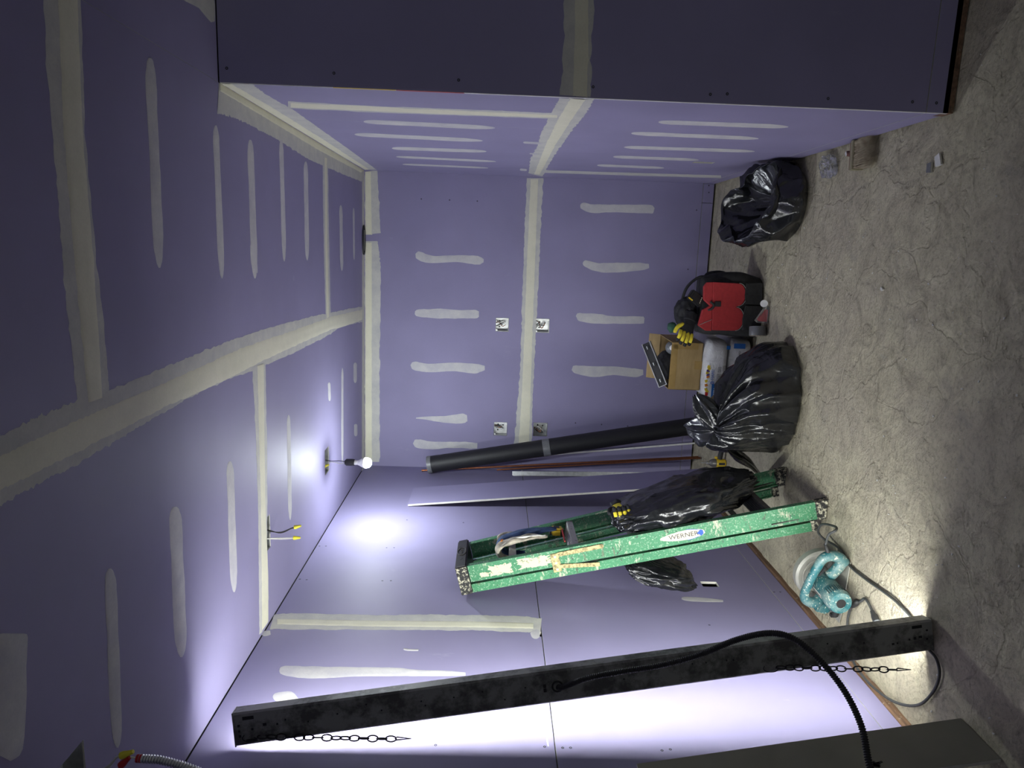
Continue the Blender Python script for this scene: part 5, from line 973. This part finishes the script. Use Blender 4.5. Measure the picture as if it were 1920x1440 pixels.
# ------------------------------------------------------------ teal circular saw on the floor
def m_teal():
    m, nt, b = mk('teal_plastic'); c = ramp(nt, tex(nt, 6, 3), [(.3, (.010, .090, .105)), (.7, (.016, .135, .150))])
    c = mix(nt, ramp(nt, tex(nt, 90, 3, .6), [(.60, 0), (.67, .9)]), c, (.62, .60, .46)); c = mix(nt, ramp(nt, tex(nt, 12, 5, .7), [(.45, 0), (.75, .55)]), c, (.42, .43, .36))
    nt.links.new(c, b.inputs['Base Color']); b.inputs['Roughness'].default_value = .45; return m
m_teal(); plain('dusty_alu', (.36, .355, .31), .55, .35, var=.12, scale=20, bmp=.0008, bscale=120); plain('rating_label', (.58, .56, .50), .5, var=.15, scale=90); plain('cord_grey', (.045, .047, .045), .55, var=.3, scale=40)
saw = thing('circular_saw', 'dusty teal circular saw standing on its base plate by the left wall', 'circular saw', (-1.40, 2.90, 0), (0, 0, -.05))
# local frame: x along the cut (to the right), -y motor towards the room
m = MB(); m.prism([(-.155, -.05), (-.155, .075), (.115, .085), (.140, .06), (.140, -.062), (-.10, -.058)], (0, 0, .0005), (1, 0, 0), (0, 1, 0), (0, 0, 1), .004); m.build('base_plate', MATS['dusty_alu'], saw)
GC = Vector((.015, .075, .055)); R1 = .118
m = MB(); n = 40; ys = (.100, .062)
def guard(i, j):
    a = math.radians(-18)+math.radians(216)*i/(n-1); pr = [(.018, .098), (R1-.012, .100), (R1, .092), (R1, .062), (R1-.010, .054), (.018, .056)][j]
    return Vector((GC.x+pr[0]*math.cos(a), pr[1], max(.006, GC.z+pr[0]*math.sin(a))))
m.grid(guard, n, 6); o = m.build('blade_guard', MATS['dusty_alu'], saw, smooth=True, auto=35); o.modifiers.new('t', 'SOLIDIFY').thickness = .002
m = MB(); m.tube([Vector((GC.x+(R1-.03)*math.cos(a), .052, GC.z+(R1-.03)*math.sin(a))) for a in [math.radians(10+150*k/20) for k in range(21)]], .003, 6); m.build('guard_rib', MATS['dusty_alu'], o, smooth=True)
m = MB(); T = 40; ring = []
for k in range(T*2): rr = .092 if k % 2 else .087; a = 2*math.pi*k/(2*T); ring.append((GC.x+rr*math.cos(a), max(.007, GC.z+rr*math.sin(a))))
m.prism(ring, (0, .079, 0), (1, 0, 0), (0, 0, 1), (0, 1, 0), .0018); m.build('saw_blade', MATS['galvanised'], saw)
# gear housing, motor, vented end cap
MY = Matrix.Translation((.012, 0, .080)) @ Matrix.Rotation(math.pi/2, 4, 'X')
m = MB(); m.lathe([(.0005, -.058), (.058, -.058), (.060, -.050), (.052, -.010), (.0005, -.010)], 30, MY); m.build('gear_housing', MATS['dusty_alu'], saw, smooth=True, auto=40)
m = MB(); m.lathe([(.0005, -.012), (.048, -.012), (.049, .0), (.048, .105), (.0005, .105)], 30, MY); mo = m.build('motor_housing', MATS['teal_plastic'], saw, smooth=True, auto=40)
m = MB(); m.lathe([(.0005, .104), (.051, .104), (.053, .112), (.052, .160), (.046, .176), (.0005, .178)], 30, MY); ec = m.build('motor_cap', MATS['teal_plastic'], saw, smooth=True, auto=40)
for k in range(11): a = -.9+1.8*k/10; m = MB(); c = Vector((.012+.0525*math.cos(a), -.135, .080+.0525*math.sin(a))); m.box(c, (.003, .038, .003), Matrix.Rotation(-a, 3, 'Y')); m.build('vent_slot', MATS['screw_black'], ec)
m = MB(); m.lathe([(.0005, .1775), (.020, .1775), (.020, .1795), (.0005, .1795)], 20, MY); m.build('brush_cap', MATS['black_plastic'], ec, smooth=True, auto=40)
m = MB()
for k in range(9):
    a0, a1 = [math.radians(100+90*q_/8) for q_ in (k, k+1)] if k < 8 else (0, 0)
    if k == 8: break
    P = [Vector((.012+.0495*math.cos(a), y, .080+.0495*math.sin(a))) for a in (a0, a1) for y in (-.02, -.095)]; m.add(P, [(0, 1, 3, 2)])
m.build('rating_label', MATS['rating_label'], mo)
for k in range(4): m = MB(); a = math.radians(112+18*k); c = Vector((.012+.0502*math.cos(a), -.058, .080+.0502*math.sin(a))); m.box(c, (.0012, .060-.008*(k % 2), .004), Matrix.Rotation(-a, 3, 'Y')); m.build('label_print', MATS['print_dark'], mo)
# D handle arching over the motor, with trigger
HP = [(.130, -.045, .020), (.158, -.048, .052), (.164, -.050, .090), (.150, -.050, .118), (.110, -.050, .138), (.050, -.048, .158), (-.010, -.045, .172), (-.042, -.042, .168), (-.062, -.038, .145), (-.066, -.032, .110), (-.050, -.02, .085)]
C = smoothline(HP, 7); m = MB(); nC = len(C)
rad = [.0185+.0065*abs(math.cos(math.pi*k/(nC-1)))**2 for k in range(nC)]; m.tube(C, rad, 16); hd = m.build('main_handle', MATS['teal_plastic'], saw, smooth=True)
m = MB(); m.tube(smoothline([(.140, -.045, .030), (.11, -.042, .040), (.06, -.03, .065)], 6), .024, 14); m.build('handle_bridge', MATS['teal_plastic'], hd, smooth=True)
m = MB(); m.box((.090, -.048, .118), (.050, .020, .018), Matrix.Rotation(.55, 3, 'Y'), bevel=.005); m.build('trigger', MATS['black_plastic'], hd)
m = MB(); m.box((-.105, .015, .055), (.070, .050, .070), Matrix.Rotation(.25, 3, 'Y'), bevel=.012); m.build('front_grip', MATS['teal_plastic'], saw)
m = MB(); m.cyl((-.120, -.045, .024), (-.095, -.050, .024), .014, 12); m.box((-.135, -.02, .018), (.018, .020, .030), bevel=.003); m.build('clamp_knob', MATS['black_rubber'], saw, smooth=True, auto=40)
m = MB(); m.lathe([(.0005, 0), (.011, 0), (.0085, .03), (.0065, .065), (.0005, .065)], 14, Matrix.Translation((.160, -.052, .092)) @ Matrix.Rotation(1.15, 4, 'Y')); m.build('cord_strain_relief', MATS['black_rubber'], saw, smooth=True)
bpy.context.view_layer.update(); SWm = saw.matrix_world
g0 = SWm @ Vector((.216, -.052, .117))
cord = smoothline([g0, (-1.135, 2.82, .118), (-1.105, 2.80, .100), (-1.112, 2.86, .075), (-1.150, 2.98, .070), (-1.205, 3.03, .060), (-1.235, 3.015, .035), (-1.240, 2.96, .010), (-1.245, 2.89, .008), (-1.275, 2.82, .007), (-1.270, 2.68, .007), (-1.258, 2.55, .007), (-1.255, 2.45, .007), (-1.27, 2.34, .007), (-1.315, 2.275, .007), (-1.325, 2.205, .007),
  (-1.37, 2.175, .007), (-1.45, 2.195, .007), (-1.545, 2.262, .008), (-1.610, 2.375, .018), (-1.632, 2.500, .030), (-1.632, 2.62, .030), (-1.618, 2.72, .016), (-1.565, 2.775, .007), (-1.48, 2.785, .007), (-1.415, 2.757, .007), (-1.375, 2.705, .008), (-1.350, 2.680, .010), (-1.348, 2.655, .011), (-1.355, 2.63, .012), (-1.366, 2.606, .013)], 8)
m = MB(); m.tube(cord, .0052, 10); o = m.build('power_cord', MATS['cord_grey'], saw, smooth=True); o.matrix_parent_inverse = SWm.inverted(); o['label'] = 'dusty grey power cord looping over the floor'
p0, p1 = Vector((-1.366, 2.606, .014)), Vector((-1.388, 2.562, .015)); m = MB(); m.tube([p0, p0.lerp(p1, .3), p0.lerp(p1, .5), p1], [.008, .010, .013, .014], 14); pl_ = m.build('plug', MATS['black_rubber'], o, smooth=True, auto=40)
m = MB(); m.tube([p1, p1+(p1-p0)*.16], .0148, 16); m.build('plug_face', MATS['bottle_grey'], o, smooth=True, auto=40)
q0, q1 = Vector((-1.43, 2.765, .010)), Vector((-1.385, 2.72, .010)); m = MB(); m.tube([q0, q0.lerp(q1, .25), q0.lerp(q1, .75), q1], [.007, .0115, .0115, .007], 12); m.build('cord_sleeve', MATS['black_rubber'], o, smooth=True)

# ------------------------------------------------------------ yellow impact driver standing nose-up behind the bag
dr = thing('impact_driver', 'yellow and black impact driver propped nose up by the left wall', 'power drill', (-1.335, 4.520, 0), (0, 0, .15)); plain('driver_nose', (.22, .215, .20), .4, .6)
m = MB(); m.lathe([(.0005, .001), (.024, .001), (.029, .008), (.030, .055), (.027, .064), (.0005, .064)], 20); bd = m.build('motor_housing', MATS['yellow_plastic'], dr, smooth=True, auto=40)
m = MB(); m.lathe([(.0005, .063), (.0275, .063), (.0275, .082), (.020, .100), (.014, .106), (.0005, .106)], 20); m.build('gear_case', MATS['driver_nose'], dr, smooth=True, auto=40)
m = MB(); m.lathe([(.0005, .105), (.010, .105), (.010, .122), (.004, .124), (.004, .150), (.0025, .160), (.0005, .160)], 14); m.build('chuck', MATS['galvanised'], dr, smooth=True, auto=40)
m = MB(); m.tube(smoothline([(.020, 0, .038), (.055, -.004, .034), (.095, -.004, .026), (.125, 0, .022)], 5), .0165, 12); h_ = m.build('grip', MATS['black_rubber'], dr, smooth=True)
m = MB(); m.box((.036, 0, .062), (.016, .018, .018), bevel=.003); m.build('trigger', MATS['yellow_plastic'], h_)
m = MB(); m.box((.142, 0, .034), (.034, .050, .068), bevel=.005); m.build('battery', MATS['yellow_plastic'], dr)
m = MB(); m.box((-.002, -.0295, .030), (.016, .003, .040), bevel=.001); m.build('brand_strip', MATS['black_plastic'], bd)

# ------------------------------------------------------------ electrical boxes
def wallbox(a0, a1, b0, b1, label, seed):
    root = thing('outlet_box', label, 'electrical box', ((a0+a1)/2, YB+.05, (b0+b1)/2), group='steel boxes in the back wall'); w, h = a1-a0-.006, b1-b0-.006; dpt = .052; t = .0016; y0 = -.05+.002
    m = MB(); m.box((0, y0+dpt, 0), (w, t, h)); m.build('back_plate', MATS['galvanised'], root)
    for c_, d_ in (((-w/2, y0+dpt/2, 0), (t, dpt, h)), ((w/2, y0+dpt/2, 0), (t, dpt, h)), ((0, y0+dpt/2, -h/2), (w, dpt, t)), ((0, y0+dpt/2, h/2), (w, dpt, t))):
        m = MB(); m.box(c_, d_); m.build('side_plate', MATS['galvanised'], root)
    m = MB(); m.box((-w/2+.006, y0+.003, h/2-.006), (.012, .003, .012)); m.box((w/2-.006, y0+.003, -h/2+.006), (.012, .003, .012)); m.build('screw_ear', MATS['galvanised'], root)
    m = MB()
    for x, z in ((0, 0), (-.02, .02), (.018, -.02), (.022, .018)): m.lathe([(.0005, 0), (.006, 0), (.006, .001), (.0005, .001)], 12, Matrix.Translation((x, y0+dpt-.001, z)) @ Matrix.Rotation(math.pi/2, 4, 'X'))
    m.build('knockouts', MATS['cavity_dark'], root)['kind'] = 'stuff'
    rnd = random.Random(seed); 
    for k, mt in enumerate(('black_rubber', 'bare_wire_white', 'copper')):
        m = MB(); P = [(rnd.uniform(-.6, .6)*w/2, y0+dpt*(.9-.25*q_) if q_ < 2 else y0+dpt*rnd.uniform(.15, .5), (h/2-.002)-(h-.02)*q_/3*rnd.uniform(.7, 1)) for q_ in range(4)]; m.tube(smoothline(P, 5), .0028, 6); m.build('wire', MATS[mt], root, smooth=True)
for (a0, a1, b0, b1), lab, sd_ in zip(BOX, ('steel box above the taped joint, farther from the black pipe', 'steel box above the taped joint, beside the black pipe', 'steel box below the taped joint, farther from the black pipe', 'steel box below the taped joint, beside the black pipe'), (3, 5, 7, 9)): wallbox(a0, a1, b0, b1, lab, sd_)
def ceilbox(x0, x1, y0, y1, label):
    root = thing('junction_box', label, 'electrical box', ((x0+x1)/2, (y0+y1)/2, H+.03)); w, h = x1-x0-.004, y1-y0-.004; z0 = -.03+.003; d_ = .05; t = .0016
    m = MB(); m.box((0, 0, z0+d_), (w, h, t)); m.build('back_plate', MATS['galvanised'], root)
    for c_, s_ in (((-w/2, 0, z0+d_/2), (t, h, d_)), ((w/2, 0, z0+d_/2), (t, h, d_)), ((0, -h/2, z0+d_/2), (w, t, d_)), ((0, h/2, z0+d_/2), (w, t, d_))): m = MB(); m.box(c_, s_); m.build('side_plate', MATS['galvanised'], root)
    m = MB(); m.lathe([(.0005, 0), (.011, 0), (.011, .002), (.0005, .002)], 14, Matrix.Translation((.02, 0, z0+d_-.003))); m.build('knockout', MATS['cavity_dark'], root)
    return root
b1 = ceilbox(*CB[0], 'steel ceiling box with capped wires, beside the taped ceiling joint')
b2 = ceilbox(*CB[1], 'steel ceiling box that the glowing bulb hangs from')
b3 = ceilbox(*CB[2], 'steel ceiling box beside the dangling armoured cable')
def nutwire(root, pts, mat, nut=True, nm='yellow_nut'):
    m = MB(); m.tube(smoothline(pts, 6), .0021, 6); w_ = m.build('wire', MATS[mat], root, smooth=True)
    if nut:
        a, b = Vector(pts[-2]), Vector(pts[-1]); d_ = (b-a).normalized(); m = MB(); m.tube([b-d_*.004, b+d_*.004, b+d_*.012, b+d_*.026], [.0085, .0085, .0065, .0045], 10); m.build('wire_nut', MATS[nm], w_, smooth=True, auto=40)
nutwire(b1, [(.018, .01, .01), (.012, .0, -.03), (.008, -.004, -.085), (.030, -.006, -.135), (.034, -.006, -.150)], 'black_rubber'); nutwire(b1, [(.014, .012, .01), (.016, .0, -.03), (.004, -.002, -.085), (.026, -.004, -.132), (.030, -.004, -.148)], 'black_rubber', False)
nutwire(b1, [(-.032, .01, .01), (-.022, -.002, -.03), (-.018, -.004, -.10), (-.016, -.004, -.145)], 'bare_wire_white'); nutwire(b1, [(-.040, .012, .01), (-.026, 0, -.03), (-.022, -.006, -.10), (-.018, -.004, -.14)], 'bare_wire_white', False)
nutwire(b2, [(-.03, .0, .012), (-.035, -.01, -.01), (-.03, -.012, -.022)], 'bare_wire_white'); nutwire(b2, [(-.01, .0, .012), (-.02, -.01, -.006), (-.028, -.02, -.012)], 'black_rubber')
# cable end dangling from the nearest ceiling box
C3 = Vector((-1.234, 1.4875, 2.54)); R3 = lambda *P: [tuple(Vector(p)-C3) for p in P]
nutwire(b3, R3((-1.215, 1.475, 2.53), (-1.205, 1.455, 2.45), (-1.183, 1.45, 2.408), (-1.158, 1.45, 2.385), (-1.152, 1.45, 2.370)), 'bare_wire_white', True)
nutwire(b3, R3((-1.220, 1.478, 2.53), (-1.209, 1.455, 2.45), (-1.186, 1.452, 2.405), (-1.158, 1.452, 2.383), (-1.157, 1.451, 2.359), (-1.160, 1.45, 2.334)), 'bare_wire_white', False)
nutwire(b3, R3((-1.225, 1.465, 2.53), (-1.21, 1.45, 2.44), (-1.190, 1.448, 2.388), (-1.174, 1.448, 2.372)), 'black_rubber', True, 'red_plastic')
B3 = Vector((-1.160, 1.45, 2.333))
ac = corrugated([B3, B3+Vector((-.001, 0, -.02)), (-1.163, 1.45, 2.287), (-1.180, 1.45, 2.229), (-1.209, 1.45, 2.170), (-1.26, 1.44, 2.10), (-1.34, 1.42, 1.95), (-1.40, 1.40, 1.70)], .0085, .0062, 'armoured_cable', 'galvanised', b3); ac.matrix_parent_inverse = Matrix.Translation(-C3)
m = MB(); q_ = B3+Vector((0, 0, .006)); m.tube([q_, q_+Vector((0, 0, -.012))], .0092, 10); m.build('bushing', MATS['red_plastic'], ac, smooth=True, auto=40); ac.children[0].matrix_parent_inverse = Matrix.Identity(4)

# black vent collar in the ceiling against the back wall
vc = thing('vent_collar', 'black oval vent opening in the ceiling at the back wall', 'vent', (.035, YB-.045, H)); m = MB()
for k in range(2): pass
m.tube([(.098*math.cos(a), .036*math.sin(a), -.006) for a in [2*math.pi*k/36 for k in range(36)]], .007, 8, closed=True); m.build('rim', MATS['black_plastic'], vc, smooth=True)
m = MB(); m.prism([(.095*math.cos(2*math.pi*k/36), .034*math.sin(2*math.pi*k/36)) for k in range(36)], (0, 0, -.004), (1, 0, 0), (0, 1, 0), (0, 0, 1), .003); m.build('dark_throat', MATS['screw_black'], vc)
m = MB(); m.bar((-.075, -.004, -.010), (.070, -.004, -.010), .004, .004); m.build('blade', MATS['galvanised'], vc)

# ------------------------------------------------------------ small things by the right wall
m_wood('brush_block', (.22, .20, .12), (.34, .31, .20), (4, 30, 30)); plain('brush_ferrule', (.15, .06, .04), .7, var=.2)
br = thing('block_brush', 'worn block brush with long pale bristles by the right wall', 'brush', (.452, 3.150, 0), (0, 0, .12))
m = MB(); m.box((0, 0, .030), (.125, .022, .052), bevel=.002); m.build('block', MATS['brush_block'], br)
m = MB(); m.box((0, .016, .028), (.118, .012, .050), bevel=.002); m.build('back_board', MATS['brush_ferrule'], br)
m = MB(); m.tube(smoothline([(.0, .02, .03), (.020, .06, .026), (.035, .105, .020)], 5), .012, 10); hn = m.build('handle', MATS['brush_ferrule'], br, smooth=True)
m = MB(); m.box((.030, .092, .034), (.018, .012, .002), Matrix.Rotation(.5, 3, 'Z')); m.build('white_mark', MATS['white_plastic'], hn)
m, nt, b = mk('bristle'); nt.links.new(ramp(nt, tex(nt, 40, 3), [(.3, (.26, .20, .13)), (.7, (.50, .44, .32))]), b.inputs['Base Color']); b.inputs['Roughness'].default_value = .7
m = MB(); rnd = random.Random(12)
for k in range(1300):
    x = rnd.uniform(-.058, .058); z = rnd.uniform(.010, .050); L_ = rnd.uniform(.095, .125); dx = rnd.gauss(0, .008)+x*.12; dz = -z*rnd.uniform(.1, .55)+rnd.gauss(0, .004)
    p = Vector((x, -.011, z)); q_ = p+Vector((dx, -L_, dz)); q_.z = max(.003, q_.z); w = .0009
    m.add([p+Vector((-w, 0, 0)), p+Vector((w, 0, 0)), p+Vector((0, 0, w*1.6)), q_+Vector((0, 0, .0004))], [(0, 1, 3), (1, 2, 3), (2, 0, 3)])
m.build('bristles', MATS['bristle'], br, fix=False)['kind'] = 'stuff'
m_clear('wrap_film', (.92, .93, .90), .05, 1.45)
wr = blob('plastic_wrap', (.436, 3.430, .022), (Vector((.045, .01, 0)), Vector((0, .05, 0)), Vector((0, 0, .024))), 55, 'wrap_film', 'crumpled scrap of clear plastic wrap on the floor by the open bag', 'plastic wrap', .9, .9, 12, 17, zmin=.002, fs=2.5)
for p in wr.data.polygons: p.use_smooth = False
def scrap(loc, rz, sx, sy, mat, label):
    r_ = thing('drywall_scrap', label, 'scrap', loc, (0, 0, rz)); m = MB(); m.prism([(-sx, -sy*.8), (sx*.9, -sy), (sx, sy*.7), (-sx*.6, sy)], (0, 0, .0005), (1, 0, 0), (0, 1, 0), (0, 0, 1), .007); m.build('core', MATS['gypsum_core'], r_); m = MB(); m.prism([(-sx, -sy*.8), (sx*.9, -sy), (sx, sy*.7), (-sx*.6, sy)], (0, 0, .0075), (1, 0, 0), (0, 1, 0), (0, 0, 1), .0005); m.build('paper', MATS[mat], r_)
scrap((.366, 2.600, 0), .5, .024, .016, 'bare_wire_white', 'small pale drywall scrap lying on the floor'); scrap((.346, 2.648, 0), .2, .020, .015, 'grey_tape', 'small dark grey scrap lying on the floor')
scrap((-.10, 2.86, 0), 1.0, .009, .006, 'bare_wire_white', 'tiny white chip on the floor before the bags')
# white crumbs and plaster grit: too many and too small to count
m = MB(); rnd = random.Random(77)
for k in range(420):
    x = rnd.uniform(-1.55, 1.2); y = rnd.uniform(1.4, 4.6)
    if x > .48 and y > 2.5: continue
    s_ = rnd.choice((.0012, .0016, .002, .003)); R = Matrix.Rotation(rnd.random()*3, 3, Vector((rnd.random(), rnd.random(), 1)).normalized()); m.box((x, y, s_*.5-.001), (s_*2.2, s_*1.4, s_), R)
o = m.build('plaster_crumbs', MATS['bare_wire_white']); tag(o, 'scattered white plaster crumbs on the concrete floor', 'debris', kind='stuff')
# printed tape on the exposed edge of the corner sheet
for z0, z1, mt in ((2.13, 2.505, 'galvanised'), (1.918, 2.128, 'yellow_plastic'), (1.687, 1.916, 'red_plastic'), (.02, 1.685, 'white_plastic')):
    m = MB(); m.box((XR-.0006, YE+.0060, (z0+z1)/2), (.0014, .0090, z1-z0)); m.build('edge_tape', MATS[mt], STRUCT['wall_front'])
